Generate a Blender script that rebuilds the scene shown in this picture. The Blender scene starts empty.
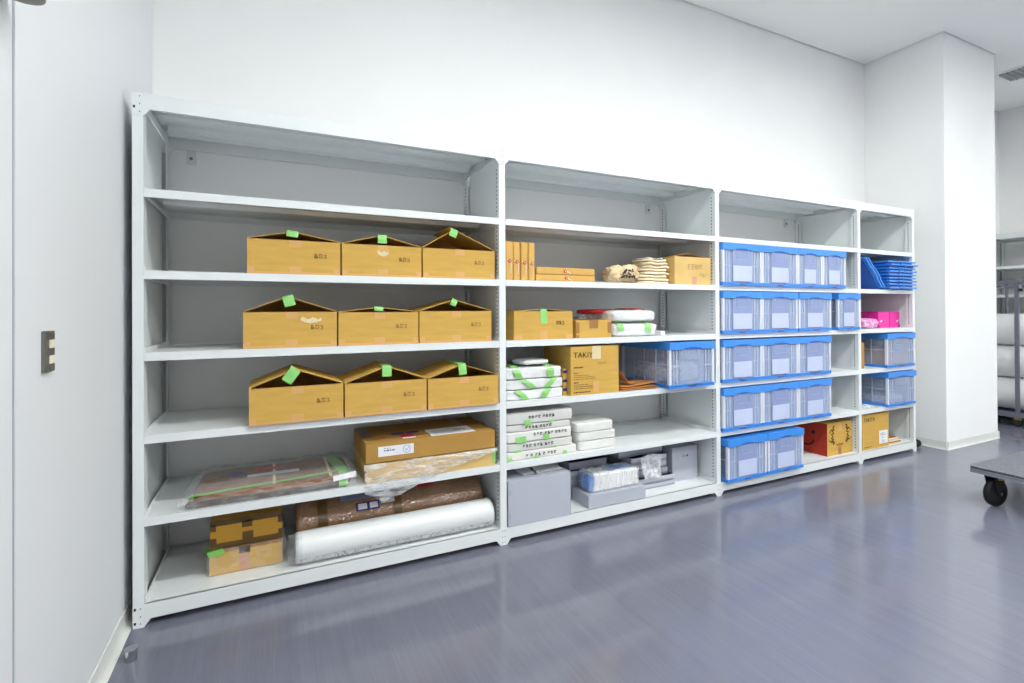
import bpy, bmesh, math, random
from mathutils import Vector, Matrix, noise
random.seed(7)
PI = math.pi
scene = bpy.context.scene
COL = scene.collection

# ------------------------------------------------------------------ camera
F, YAW, PIT, ROLL, SY, EYE = 499.0756, .4478, .0045, -.0051, -31.6272, 1.4045
_fw = Vector((math.sin(YAW)*math.cos(PIT), math.cos(YAW)*math.cos(PIT), math.sin(PIT)))
_r0 = Vector((math.cos(YAW), -math.sin(YAW), 0)); _u0 = _r0.cross(_fw)
_r = _r0*math.cos(ROLL)+_u0*math.sin(ROLL); _u = -_r0*math.sin(ROLL)+_u0*math.cos(ROLL)
cam_d = bpy.data.cameras.new('camera'); cam = bpy.data.objects.new('camera', cam_d); COL.objects.link(cam)
cam_d.sensor_width = 36; cam_d.lens = F/1024*36; cam_d.shift_y = SY/1024; cam_d.clip_start = .02
m3 = Matrix((_r, _u, -_fw)).transposed()
cam.matrix_world = Matrix.Translation((0, 0, EYE)) @ m3.to_4x4()
scene.camera = cam

# ------------------------------------------------------------------ world, exposure
world = bpy.data.worlds.new('world'); scene.world = world; world.use_nodes = True
world.node_tree.nodes['Background'].inputs[0].default_value = (.8, .85, .9, 1)
world.node_tree.nodes['Background'].inputs[1].default_value = .05
scene.view_settings.view_transform = 'Standard'; scene.view_settings.look = 'None'
scene.view_settings.gamma = 1; scene.view_settings.use_curve_mapping = False
scene.view_settings.exposure = 0.0
LAMP = 110.0            # emission of the recessed ceiling lamps

def ray(x, y): return _fw + _r*((x-512)/F) - _u*((y-341.5-SY)/F)
def onY(x, y, Y):
    d = ray(x, y); return Vector((0, 0, EYE)) + d*(Y/d.y)

# ------------------------------------------------------------------ materials
def lin(c):
    return tuple(((v/255)/12.92 if v/255 <= .04045 else ((v/255+.055)/1.055)**2.4) for v in c)
MATS = {}
def mat(name, rgb, rough=.5, spec=.5, metal=0, var=0, vscale=8, stretch=(1, 1, 1), bump=0, bscale=60,
        alpha=1, emit=0, tint=None, coat=0, kind='noise'):
    """procedural principled material: noise-varied colour, optional bump"""
    m = bpy.data.materials.new(name); m.use_nodes = True
    nt = m.node_tree; b = nt.nodes['Principled BSDF']; L = nt.links.new
    col = lin(rgb)+(1,)
    b.inputs['Base Color'].default_value = col
    b.inputs['Roughness'].default_value = rough
    b.inputs['Metallic'].default_value = metal
    b.inputs['Specular IOR Level'].default_value = spec
    b.inputs['Alpha'].default_value = alpha
    b.inputs['Coat Weight'].default_value = coat
    if emit:
        b.inputs['Emission Color'].default_value = col; b.inputs['Emission Strength'].default_value = emit
    if var or bump:
        tc = nt.nodes.new('ShaderNodeTexCoord'); mp = nt.nodes.new('ShaderNodeMapping')
        mp.inputs['Scale'].default_value = stretch
        L(tc.outputs['Object'], mp.inputs['Vector'])
    if var:
        n = nt.nodes.new('ShaderNodeTexNoise'); n.inputs['Scale'].default_value = vscale
        n.inputs['Detail'].default_value = 5
        L(mp.outputs[0], n.inputs['Vector'])
        mx = nt.nodes.new('ShaderNodeMix'); mx.data_type = 'RGBA'
        c2 = tint and lin(tint) or tuple(v*(1-var) for v in col[:3])
        c1 = col[:3] if tint else tuple(min(1, v*(1+var)) for v in col[:3])
        mx.inputs[6].default_value = c1+(1,); mx.inputs[7].default_value = tuple(c2)+(1,)
        rp = nt.nodes.new('ShaderNodeMapRange'); rp.inputs[1].default_value = .35; rp.inputs[2].default_value = .65
        L(n.outputs['Fac'], rp.inputs[0]); L(rp.outputs[0], mx.inputs[0]); L(mx.outputs[2], b.inputs['Base Color'])
    if bump:
        if kind == 'voronoi':
            n2 = nt.nodes.new('ShaderNodeTexVoronoi'); out = n2.outputs['Distance']
        else:
            n2 = nt.nodes.new('ShaderNodeTexNoise'); n2.inputs['Detail'].default_value = 4; out = n2.outputs['Fac']
        n2.inputs['Scale'].default_value = bscale
        L(mp.outputs[0], n2.inputs['Vector'])
        bp = nt.nodes.new('ShaderNodeBump'); bp.inputs['Strength'].default_value = bump; bp.inputs['Distance'].default_value = .01
        L(out, bp.inputs['Height']); L(bp.outputs[0], b.inputs['Normal'])
    MATS[name] = m
    return m

def film(name, rgb=(240, 242, 245), base=.06, edge=.5, ridge=.4, rough=.14, bump=.5, bscale=22, rot=(0, 0, 0), st=(1, 1, 1)):
    """clear plastic sheet: mostly see-through, crease glints put in as milky lines, denser at grazing angles"""
    m = bpy.data.materials.new(name); m.use_nodes = True
    nt = m.node_tree; b = nt.nodes['Principled BSDF']; L = nt.links.new
    b.inputs['Base Color'].default_value = lin(rgb)+(1,); b.inputs['Roughness'].default_value = rough
    b.inputs['Specular IOR Level'].default_value = .8
    tr = nt.nodes.new('ShaderNodeBsdfTransparent'); mx = nt.nodes.new('ShaderNodeMixShader')
    lw = nt.nodes.new('ShaderNodeLayerWeight'); lw.inputs[0].default_value = .35
    mr = nt.nodes.new('ShaderNodeMapRange'); mr.inputs[3].default_value = base; mr.inputs[4].default_value = edge
    tc = nt.nodes.new('ShaderNodeTexCoord'); mp = nt.nodes.new('ShaderNodeMapping')
    mp.inputs['Rotation'].default_value = rot; mp.inputs['Scale'].default_value = st
    n = nt.nodes.new('ShaderNodeTexNoise'); n.inputs['Scale'].default_value = bscale; n.inputs['Detail'].default_value = 3
    bp = nt.nodes.new('ShaderNodeBump'); bp.inputs['Strength'].default_value = bump; bp.inputs['Distance'].default_value = .02
    L(tc.outputs['Object'], mp.inputs['Vector']); L(mp.outputs[0], n.inputs['Vector']); L(n.outputs['Fac'], bp.inputs['Height'])
    L(bp.outputs[0], b.inputs['Normal']); L(bp.outputs[0], lw.inputs['Normal'])
    # crease glints put into the opacity: thin white lines where the noise crosses its mean
    s1 = nt.nodes.new('ShaderNodeMath'); s1.operation = 'SUBTRACT'; s1.inputs[1].default_value = .5; L(n.outputs['Fac'], s1.inputs[0])
    s2 = nt.nodes.new('ShaderNodeMath'); s2.operation = 'ABSOLUTE'; L(s1.outputs[0], s2.inputs[0])
    s3 = nt.nodes.new('ShaderNodeMapRange'); s3.inputs[1].default_value = 0; s3.inputs[2].default_value = .10
    s3.inputs[3].default_value = ridge; s3.inputs[4].default_value = 0; L(s2.outputs[0], s3.inputs[0])
    ad = nt.nodes.new('ShaderNodeMath'); ad.operation = 'ADD'; ad.use_clamp = True
    L(lw.outputs['Facing'], mr.inputs[0]); L(mr.outputs[0], ad.inputs[0]); L(s3.outputs[0], ad.inputs[1]); L(ad.outputs[0], mx.inputs[0])
    L(tr.outputs[0], mx.inputs[1]); L(b.outputs[0], mx.inputs[2])
    L(mx.outputs[0], nt.nodes['Material Output'].inputs['Surface'])
    MATS[name] = m
    return m

def floor_mat():
    m = bpy.data.materials.new('floor_vinyl'); m.use_nodes = True
    nt = m.node_tree; b = nt.nodes['Principled BSDF']; L = nt.links.new
    tc = nt.nodes.new('ShaderNodeTexCoord')
    def streak(sx, sy, sc, det):
        mp = nt.nodes.new('ShaderNodeMapping'); mp.inputs['Scale'].default_value = (sx, sy, 1)
        L(tc.outputs['Object'], mp.inputs['Vector'])
        n = nt.nodes.new('ShaderNodeTexNoise'); n.inputs['Scale'].default_value = sc; n.inputs['Detail'].default_value = det
        n.inputs['Roughness'].default_value = .65
        L(mp.outputs[0], n.inputs['Vector']); return n
    a = streak(60, 1.6, 2.2, 5); c = streak(9, .35, 2.0, 4); d = streak(110, 3.2, 2.5, 3)
    r1 = nt.nodes.new('ShaderNodeValToRGB')
    r1.color_ramp.elements[0].position = .3; r1.color_ramp.elements[0].color = lin((112, 114, 128))+(1,)
    r1.color_ramp.elements[1].position = .72; r1.color_ramp.elements[1].color = lin((119, 121, 136))+(1,)
    L(a.outputs['Fac'], r1.inputs[0])
    r2 = nt.nodes.new('ShaderNodeValToRGB')
    r2.color_ramp.elements[0].position = .3; r2.color_ramp.elements[0].color = (.95, .95, .955, 1)
    r2.color_ramp.elements[1].position = .7; r2.color_ramp.elements[1].color = (1.05, 1.05, 1.05, 1)
    L(c.outputs['Fac'], r2.inputs[0])
    r3 = nt.nodes.new('ShaderNodeValToRGB')
    r3.color_ramp.elements[0].position = .66; r3.color_ramp.elements[0].color = (1, 1, 1, 1)
    r3.color_ramp.elements[1].position = .78; r3.color_ramp.elements[1].color = (1.18, 1.18, 1.17, 1)
    L(d.outputs['Fac'], r3.inputs[0])
    p = None
    for r in (r2, r3):
        mx = nt.nodes.new('ShaderNodeMix'); mx.data_type = 'RGBA'; mx.blend_type = 'MULTIPLY'; mx.inputs[0].default_value = 1
        L((p or r1.outputs[0]), mx.inputs[6]); L(r.outputs[0], mx.inputs[7]); p = mx.outputs[2]
    L(p, b.inputs['Base Color'])
    b.inputs['Roughness'].default_value = .24; b.inputs['Specular IOR Level'].default_value = .55
    mr = nt.nodes.new('ShaderNodeMapRange'); mr.inputs[3].default_value = .09; mr.inputs[4].default_value = .15
    L(a.outputs['Fac'], mr.inputs[0]); L(mr.outputs[0], b.inputs['Roughness'])
    bp = nt.nodes.new('ShaderNodeBump'); bp.inputs['Strength'].default_value = .03; bp.inputs['Distance'].default_value = .001
    L(a.outputs['Fac'], bp.inputs['Height']); L(bp.outputs[0], b.inputs['Normal'])
    MATS['floor'] = m

floor_mat()
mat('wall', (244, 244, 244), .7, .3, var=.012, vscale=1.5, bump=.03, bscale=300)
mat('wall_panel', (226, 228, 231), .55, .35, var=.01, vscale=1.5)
mat('ceiling', (247, 248, 247), .8, .2, bump=.03, bscale=200)
mat('joint', (150, 155, 165), .5)
mat('skirting', (226, 227, 223), .35, .5)
mat('paint', (228, 232, 233), .38, .5, var=.01, vscale=2)
mat('slot_black', (22, 22, 24), .8)
mat('slot_grey', (84, 88, 94), .8)
mat('steel', (150, 150, 150), .25, .5, metal=1)
mat('chrome', (190, 190, 195), .18, .5, metal=1)
mat('card', (206, 165, 83), .75, .25, var=.05, vscale=6, stretch=(1, 1, 6), bump=.04, bscale=150)
mat('card_dark', (178, 136, 70), .75, .25, var=.05, vscale=6, bump=.04, bscale=150)
mat('card_pale', (218, 184, 118), .75, .25, var=.05, vscale=6, bump=.04, bscale=150)
mat('card_gold', (190, 142, 48), .6, .35, var=.04, vscale=6)
mat('card_edge', (196, 150, 92), .8, .2)
mat('kraft', (140, 98, 66), .7, .3, var=.12, vscale=7, bump=.15, bscale=18)
mat('kraft_paper', (190, 128, 70), .55, .4, var=.1, vscale=9, bump=.2, bscale=14)
mat('folder', (214, 170, 92), .7, .3, var=.04, vscale=14, stretch=(6, 1, 1))
mat('tape_tan', (214, 166, 104), .3, .5)
mat('tape_brown', (104, 76, 36), .3, .5)
mat('dark_brown', (82, 64, 56), .4, .5, var=.3, vscale=14)
mat('tape_brown_mid', (158, 112, 62), .3, .5)
mat('tape_pink', (205, 150, 116), .3, .5)
mat('tape_pale', (222, 205, 165), .35, .5)
mat('tape_green', (142, 208, 118), .4, .4, var=.06, vscale=20)
mat('tape_green_deep', (112, 190, 62), .35, .5)
mat('ink', (58, 50, 40), .8, .2)
mat('ink_faint', (184, 152, 98), .8, .2)
mat('ink_brown', (70, 44, 22), .8, .2)
mat('ink_soft', (128, 100, 58), .8, .2)
mat('ink_grey', (120, 122, 130), .8, .2)
mat('label_white', (232, 232, 236), .5, .4)
mat('label_blue', (38, 48, 120), .5, .4)
mat('label_red', (200, 36, 52), .5, .4)
mat('stamp_blue', (140, 160, 205), .6, .3)
mat('torn', (222, 206, 168), .7, .2, var=.06, vscale=30)
mat('blue', (62, 142, 230), .32, .5)
mat('blue_dark', (36, 98, 196), .35, .5)
mat('clear_wall', (190, 205, 240), .22, .5, alpha=.52)
mat('clear_side', (196, 210, 240), .18, .5, alpha=.24)
mat('clear_rib', (214, 224, 246), .3, .5, alpha=.5)
mat('pocket', (162, 178, 222), .3, .5, alpha=.6)
mat('pocket_card', (192, 201, 230), .45, .4)
mat('milky', (226, 232, 244), .35, .5, alpha=.85)
mat('poly_white', (228, 229, 229), .28, .6, var=.03, vscale=12, bump=.6, bscale=24)
mat('poly_roll', (226, 228, 228), .3, .5, var=.015, vscale=4, stretch=(.3, 2, 2), bump=.12, bscale=14)
mat('paper_white', (226, 225, 221), .6, .3, var=.03, vscale=10, bump=.15, bscale=20)
mat('paper_grey', (212, 212, 208), .6, .3, var=.03, vscale=10, bump=.15, bscale=20)
mat('cloth', (248, 232, 202), .9, .1, var=.06, vscale=12, bump=.35, bscale=30)
mat('cloth_dark', (226, 200, 162), .9, .1, var=.14, vscale=12, bump=.35, bscale=30)
mat('cloth_white', (236, 236, 238), .85, .1)
mat('black', (24, 24, 26), .5, .4)
mat('rubber', (26, 26, 28), .6, .35)
mat('greyboard', (180, 184, 196), .6, .3, var=.015, vscale=6)
mat('greyboard_dark', (150, 153, 166), .6, .3)
mat('sheet_grey', (222, 224, 228), .6, .3)
mat('red_fabric', (196, 30, 44), .5, .4)
mat('red_print', (180, 54, 38), .6, .3, var=.03, vscale=6)
mat('pink', (228, 40, 160), .35, .5)
mat('pink_print', (214, 96, 190), .35, .5, var=.6, vscale=28, tint=(250, 214, 235))
mat('violet_print', (120, 60, 150), .35, .5, var=.6, vscale=30, tint=(236, 170, 60))
mat('orange', (226, 140, 50), .6, .3)
mat('carpet', (122, 122, 130), .95, .1, var=.22, vscale=120, bump=.5, bscale=180)
mat('alu', (176, 180, 186), .35, .5, metal=.8)
mat('brass', (170, 140, 70), .35, .5, metal=1)
mat('cart_grey', (112, 112, 126), .4, .5)
mat('foam', (236, 236, 238), .45, .4, bump=.15, bscale=60, kind='voronoi')
mat('bubble', (160, 122, 90), .16, .8, var=.12, vscale=5, coat=.5, bump=.42, bscale=62, kind='voronoi')
mat('switch_plate', (120, 118, 112), .35, .5, metal=.7)
mat('ivory', (236, 232, 212), .4, .5)
mat('fixture_grey', (150, 146, 140), .5, .4)
mat('lamp', (252, 255, 251), .5, emit=LAMP)
mat('lamp_housing', (235, 235, 235), .5)
mat('vent_dark', (70, 70, 74), .6)
mat('vent_grey', (176, 178, 182), .5)
film('film', base=.04, edge=.28, ridge=.14, bscale=14)
film('film_fold', base=.16, edge=.65, ridge=.30, bscale=9, rot=(0, .5, 0), st=(.5, 1, 3.5))
film('film_thick', base=.40, edge=.85, ridge=.35, rough=.2)
film('film_crinkle', base=.08, edge=.5, ridge=.16, bscale=10, st=(1, 1, 2.5))
film('film_pack', base=.10, edge=.4, ridge=.3, bscale=7, rot=(0, .15, 0), st=(3, 1, .5))
film('film_clear', base=.03, edge=.3, ridge=.2)

# ------------------------------------------------------------------ mesh helpers
class MB:
    def __init__(s): s.v = []; s.f = []
    def add(s, vs, fs):
        n = len(s.v); s.v += [Vector(p) for p in vs]; s.f += [tuple(i+n for i in q) for q in fs]; return s
    def box(s, x0, x1, y0, y1, z0, z1, M=None):
        P = [(x0, y0, z0), (x1, y0, z0), (x1, y1, z0), (x0, y1, z0), (x0, y0, z1), (x1, y0, z1), (x1, y1, z1), (x0, y1, z1)]
        if M: P = [M @ Vector(p) for p in P]
        return s.add(P, [(0, 3, 2, 1), (4, 5, 6, 7), (0, 1, 5, 4), (1, 2, 6, 5), (2, 3, 7, 6), (3, 0, 4, 7)])
    def prism(s, poly, y0, y1, axis='y'):
        """extrude a polygon; axis y: (x,z) polygon, x: (y,z), z: (x,y)"""
        n = len(poly)
        def P(a, b, t): return {'y': (a, t, b), 'x': (t, a, b), 'z': (a, b, t)}[axis]
        vs = [P(a, b, y0) for a, b in poly]+[P(a, b, y1) for a, b in poly]
        fs = [tuple(range(n)), tuple(range(2*n-1, n-1, -1))]
        fs += [(i, n+i, n+(i+1) % n, (i+1) % n) for i in range(n)]
        return s.add(vs, fs)
    def tube(s, a, b, r, seg=12, r2=None, caps=True):
        a, b = Vector(a), Vector(b); d = (b-a).normalized()
        t = Vector((0, 0, 1)) if abs(d.z) < .9 else Vector((1, 0, 0))
        p = d.cross(t).normalized(); q = d.cross(p); r2 = r if r2 is None else r2
        vs = [a+(p*math.cos(2*PI*i/seg)+q*math.sin(2*PI*i/seg))*r for i in range(seg)]
        vs += [b+(p*math.cos(2*PI*i/seg)+q*math.sin(2*PI*i/seg))*r2 for i in range(seg)]
        fs = [(i, (i+1) % seg, seg+(i+1) % seg, seg+i) for i in range(seg)]
        if caps: fs += [tuple(range(seg-1, -1, -1)), tuple(range(seg, 2*seg))]
        return s.add(vs, fs)
    def grid(s, fn, nu, nv, closed=False):
        vs = [fn(i/nu, j/nv) for j in range(nv+1) for i in range(nu+1)]
        w = nu+1
        return s.add(vs, [(j*w+i, j*w+i+1, (j+1)*w+i+1, (j+1)*w+i) for j in range(nv) for i in range(nu)])
    def ribbon(s, pts, w, nrm):
        """flat stroke of width w along a polyline, lying in the plane of normal nrm"""
        nrm = Vector(nrm)
        for a, b in zip(pts[:-1], pts[1:]):
            a, b = Vector(a), Vector(b); d = b-a
            if d.length < 1e-6: continue
            k = d.normalized().cross(nrm)*(w/2); e = d.normalized()*(w*.3)
            s.add([a-e-k, b+e-k, b+e+k, a-e+k], [(0, 1, 2, 3)])
        return s
    def build(s, name, m, parent=None, smooth=False, bevel=0, weld=False, solid=0):
        off = Vector((0, 0, 0)); p = parent
        while p is not None: off += p.location; p = p.parent
        me = bpy.data.meshes.new(name)
        me.from_pydata([v-off for v in s.v], [], s.f)
        bm = bmesh.new(); bm.from_mesh(me)
        if weld: bmesh.ops.remove_doubles(bm, verts=bm.verts, dist=1e-5)
        if not s.__dict__.get('open'): bmesh.ops.recalc_face_normals(bm, faces=bm.faces)
        if bevel:
            bmesh.ops.bevel(bm, geom=list(bm.edges), offset=bevel, segments=2, affect='EDGES', clamp_overlap=True)
        bm.to_mesh(me); bm.free()
        if smooth:
            for q in me.polygons: q.use_smooth = True
        me.materials.append(MATS[m] if isinstance(m, str) else m)
        o = bpy.data.objects.new(name, me); COL.objects.link(o)
        if parent is not None: o.parent = parent
        if solid:
            md = o.modifiers.new('thick', 'SOLIDIFY'); md.thickness = solid; md.offset = 0
        return o

def tag(o, label=None, cat=None, group=None, kind=None):
    if label: o['label'] = label
    if cat: o['category'] = cat
    if group: o['group'] = group
    if kind: o['kind'] = kind
    return o
def thing(name, label, cat, loc=(0, 0, 0), group=None):
    o = bpy.data.objects.new(name, None); COL.objects.link(o); o.location = loc
    o.empty_display_size = .05
    return tag(o, label, cat, group)
def struct(name, mb, m, parent=None, **k):
    o = mb.build(name, m, parent, **k)
    if parent is None: o['kind'] = 'structure'
    return o
def copy_tree(o, parent=None):
    c = o.copy(); COL.objects.link(c); c.parent = parent
    for ch in list(o.children): copy_tree(ch, c)
    return c
def place(o, loc, rz=0, label=None, group=None):
    o.location = loc; o.rotation_euler = (0, 0, rz)
    if label: o['label'] = label
    if group: o['group'] = group
    return o
def B(x0, x1, y0, y1, z0, z1): return MB().box(x0, x1, y0, y1, z0, z1)
def soft(x0, x1, y0, y1, z0, z1, n=10, k=5.0, amp=.006, sc=9, seed=0, sag=0):
    """pillowy block: superellipsoid box with lumpy surface"""
    c = Vector(((x0+x1)/2, (y0+y1)/2, (z0+z1)/2)); h = Vector(((x1-x0)/2, (y1-y0)/2, (z1-z0)/2))
    mb = MB(); sd = Vector((seed*3.1, seed*1.7, seed*.9))
    def pt(p):
        nrm = (abs(p[0])**k+abs(p[1])**k+abs(p[2])**k)**(1/k)
        q = Vector(p)/nrm
        w = Vector((q.x*h.x, q.y*h.y, q.z*h.z))+c
        d = noise.noise(w*sc+sd)*amp+noise.noise(w*sc*2.7+sd)*amp*.5
        w = w+Vector((q.x, q.y, q.z*.6))*d
        if sag: w.z -= sag*(q.x*q.x*.5+q.y*q.y*.5)*(1 if q.z > 0 else 0)
        if w.z < z0: w.z = z0
        return w
    for ax in range(3):
        for sg in (-1, 1):
            def fn(u, v, ax=ax, sg=sg):
                a, b = 2*u-1, 2*v-1
                a = math.sin(a*PI/2)*.4+a*.6; b = math.sin(b*PI/2)*.4+b*.6
                p = [0, 0, 0]; p[ax] = sg; p[(ax+1) % 3] = a*sg; p[(ax+2) % 3] = b
                return pt(p)
            mb.grid(fn, n, n)
    return mb
def text(name, body, size, loc, rot, m, parent, width=None):
    cu = bpy.data.curves.new('txt', 'FONT'); cu.body = body; cu.size = size; cu.extrude = .0002
    t = bpy.data.objects.new('txt', cu); COL.objects.link(t)
    me = bpy.data.meshes.new_from_object(t)
    bpy.data.objects.remove(t)
    M = Matrix.Translation(loc) @ rot.to_matrix().to_4x4() if hasattr(rot, 'to_matrix') else Matrix.Translation(loc) @ rot
    if width:
        xs = [v.co.x for v in me.vertices]; k = width/(max(xs)-min(xs)); M = M @ Matrix.Diagonal((k, 1, 1, 1))
    off = Vector((0, 0, 0)); p = parent
    while p is not None: off += p.location; p = p.parent
    me.transform(Matrix.Translation(-off) @ M)
    me.materials.clear(); me.materials.append(MATS[m]); me.name = name
    o = bpy.data.objects.new(name, me); COL.objects.link(o); o.parent = parent
    return o
FRONT = Matrix.Rotation(PI/2, 4, 'X')          # text facing -Y
# hand-lettered glyphs, strokes in a unit box
GL = {
    'a': [[(.5, 1), (.15, .72), (.75, .72)], [(.2, .5), (.2, .1), (.9, .1), (.9, .25)], [(.2, .5), (.8, .5), (.8, .28), (.2, .28)]],
    'b': [[(.1, .85), (.9, .85), (.75, .55)], [(.5, .95), (.15, .5)], [(.1, .35), (.25, .1), (.8, .1)], [(.5, .4), (.55, .25)], [(.85, .4), (.95, .25)]],
    'c': [[(.15, .75), (.8, .75), (.5, .45), (.85, .25), (.6, .02), (.15, .08)]],
    'd': [[(.1, .9), (.9, .9)], [(.5, .9), (.5, .05)], [(.15, .5), (.85, .5)], [(.1, .05), (.9, .05)]],
    'e': [[(.2, .95), (.2, .05)], [(.2, .6), (.85, .85)], [(.2, .5), (.85, .1)], [(.55, .95), (.9, .55)]],
    'f': [[(.1, .8), (.9, .8), (.9, .1), (.1, .1), (.1, .8)], [(.1, .45), (.9, .45)], [(.5, .8), (.5, .1)]],
    'g': [[(.1, .2), (.4, .9), (.6, .4), (.9, .95)]],
    'h': [[(.3, .95), (.1, .5)], [(.2, .6), (.9, .6)], [(.6, .95), (.55, .05)], [(.2, .25), (.9, .2)]],
}
def hand(name, s, org, ux, uz, size, w, m, parent, gap=.95):
    mb = MB(); org, ux, uz = Vector(org), Vector(ux), Vector(uz); n = ux.cross(uz)
    x = 0
    for ch in s:
        if ch == ' ': x += size*.5; continue
        for st in GL[ch]:
            mb.ribbon([org+ux*(x+px*size*.85)+uz*(py*size) for px, py in st], w, n)
        x += size*gap
    mb.open = True
    return mb.build(name, m, parent)
def lines(name, org, ux, uz, n, w, pitch, th, m, parent, seed=1):
    """rows of tiny print too small to read"""
    rnd = random.Random(seed); mb = MB(); mb.open = True; org, ux, uz = Vector(org), Vector(ux), Vector(uz)
    for i in range(n):
        x = 0; L = w*(1 if i % 3 else .75)
        while x < L-.004:
            d = min(rnd.uniform(.006, .018), L-x)
            a = org+ux*x-uz*(i*pitch); b = a+ux*d
            mb.add([a, b, b+uz*th, a+uz*th], [(0, 1, 2, 3)]); x += d+.0035
    return mb.build(name, m, parent)
def strip(pts, width, wdir, m, parent, name='tape', off=.0012):
    """tape: band of given width following a polyline"""
    mb = MB(); wd = Vector(wdir).normalized()*(width/2)
    vs = []
    for p in pts: p = Vector(p); vs += [p-wd, p+wd]
    mb.add(vs, [(2*i, 2*i+1, 2*i+3, 2*i+2) for i in range(len(pts)-1)])
    mb.open = True
    return mb.build(name, m, parent, solid=.0006)

# ------------------------------------------------------------------ room
XL, XR, YB, YN, HC = -.60, 9.30, 3.374, -6.5, 4.1995
CX0, CX1, CY = 6.0896, 7.153, 2.6302
struct('floor', B(XL-.3, XR+.3, YN-.3, YB+.3, -.1, 0), 'floor')
c = MB()
g = .012
c.box(XL+g, CX0-g, YN+g, YB-g, HC, HC+.05); c.box(CX0-g, CX1+g, YN+g, CY-g, HC, HC+.05); c.box(CX1+g, XR-g, YN+g, YB-g, HC, HC+.05)
struct('ceiling', c, 'ceiling')
struct('ceiling_void', B(XL-.3, XR+.3, YN-.3, YB+.3, HC+.07, HC+.12), 'ceiling')
struct('wall_back', B(XL-.2, XR+.2, YB, YB+.15, 0, HC+.07), 'wall')
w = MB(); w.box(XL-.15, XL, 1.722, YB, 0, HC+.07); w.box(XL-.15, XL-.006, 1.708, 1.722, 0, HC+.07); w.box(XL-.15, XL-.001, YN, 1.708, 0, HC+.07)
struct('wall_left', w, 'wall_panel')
struct('trim_1', B(XL-.006, XL-.003, 1.709, 1.721, 0, HC), 'joint')
struct('wall_right', B(XR, XR+.15, YN, YB, 0, HC+.07), 'wall')
struct('wall_front', B(XL-.2, XR+.2, YN-.15, YN, 0, HC+.07), 'wall')
struct('wall_column', B(CX0, CX1, CY, YB, 0, HC+.07), 'wall')
# coved vinyl skirting
def cove(pts, name, foot=1.0):
    """skirting profile swept along straight runs given as (a, b, outward normal)"""
    prof = [(0, .078), (.004, .078), (.005, .032), (.010, .014), (.020, .004), (.030, .001), (.030, 0), (0, 0)]
    mb = MB()
    for a, b, n in pts:
        a, b, n = Vector(a), Vector(b), Vector(n); k = len(prof)
        vs = [a+n*d*foot+Vector((0, 0, z)) for d, z in prof]+[b+n*d*foot+Vector((0, 0, z)) for d, z in prof]
        mb.add(vs, [tuple(range(k)), tuple(range(2*k-1, k-1, -1))]+[(i, k+i, k+(i+1) % k, (i+1) % k) for i in range(k)])
    return struct(name, mb, 'skirting')
cove([((XL, YN, 0), (XL, YB, 0), (1, 0, 0))], 'baseboard_left')
cove([((XL, YB, 0), (CX0, YB, 0), (0, -1, 0)), ((CX1, YB, 0), (XR, YB, 0), (0, -1, 0))], 'baseboard_back')
cove([((CX0, CY-.015, 0), (CX0, YB, 0), (-1, 0, 0)), ((CX0-.015, CY, 0), (CX1+.015, CY, 0), (0, -1, 0)), ((CX1, CY-.015, 0), (CX1, YB, 0), (1, 0, 0))], 'baseboard_column', .5)
cove([((XR, YN, 0), (XR, YB, 0), (-1, 0, 0))], 'baseboard_right')

# recessed ceiling lamps, two rows along the room, plus added ones at the right
LG = 'recessed ceiling lamps in rows'
def lamp():
    t = thing('ceiling_lamp', 'recessed white ceiling lamp with a bright diffuser', 'ceiling lamp', (0, 0, HC), LG)
    fr = MB(); hx, hy = .63, .07
    fr.box(-hx-.03, hx+.03, -hy-.03, -hy, HC-.012, HC); fr.box(-hx-.03, hx+.03, hy, hy+.03, HC-.012, HC)
    fr.box(-hx-.03, -hx, -hy, hy, HC-.012, HC); fr.box(hx, hx+.03, -hy, hy, HC-.012, HC)
    fr.build('frame', 'lamp_housing', t)
    B(-hx, hx, -hy, hy, HC-.008, HC-.001).build('diffuser', 'lamp', t)
    return t
lp = lamp(); first = True
for yy in (.50, -2.3):
    for i, xx in enumerate((1.15, 2.95, 4.75, 8.2) if yy > 0 else (1.15, 2.95, 4.75, 6.55, 8.2)):  # right-end lamps added to brighten the cage cart and right wall
        o = lp if first else copy_tree(lp); first = False
        place(o, (xx, yy if xx < 7 else yy-.7, HC), 0, 'recessed ceiling lamp, %s from the left wall in the row %s' % (('first', 'second', 'third', 'fourth', 'fifth')[i], 'nearer the rack' if yy > 0 else 'farther from the rack'), LG)

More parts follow.
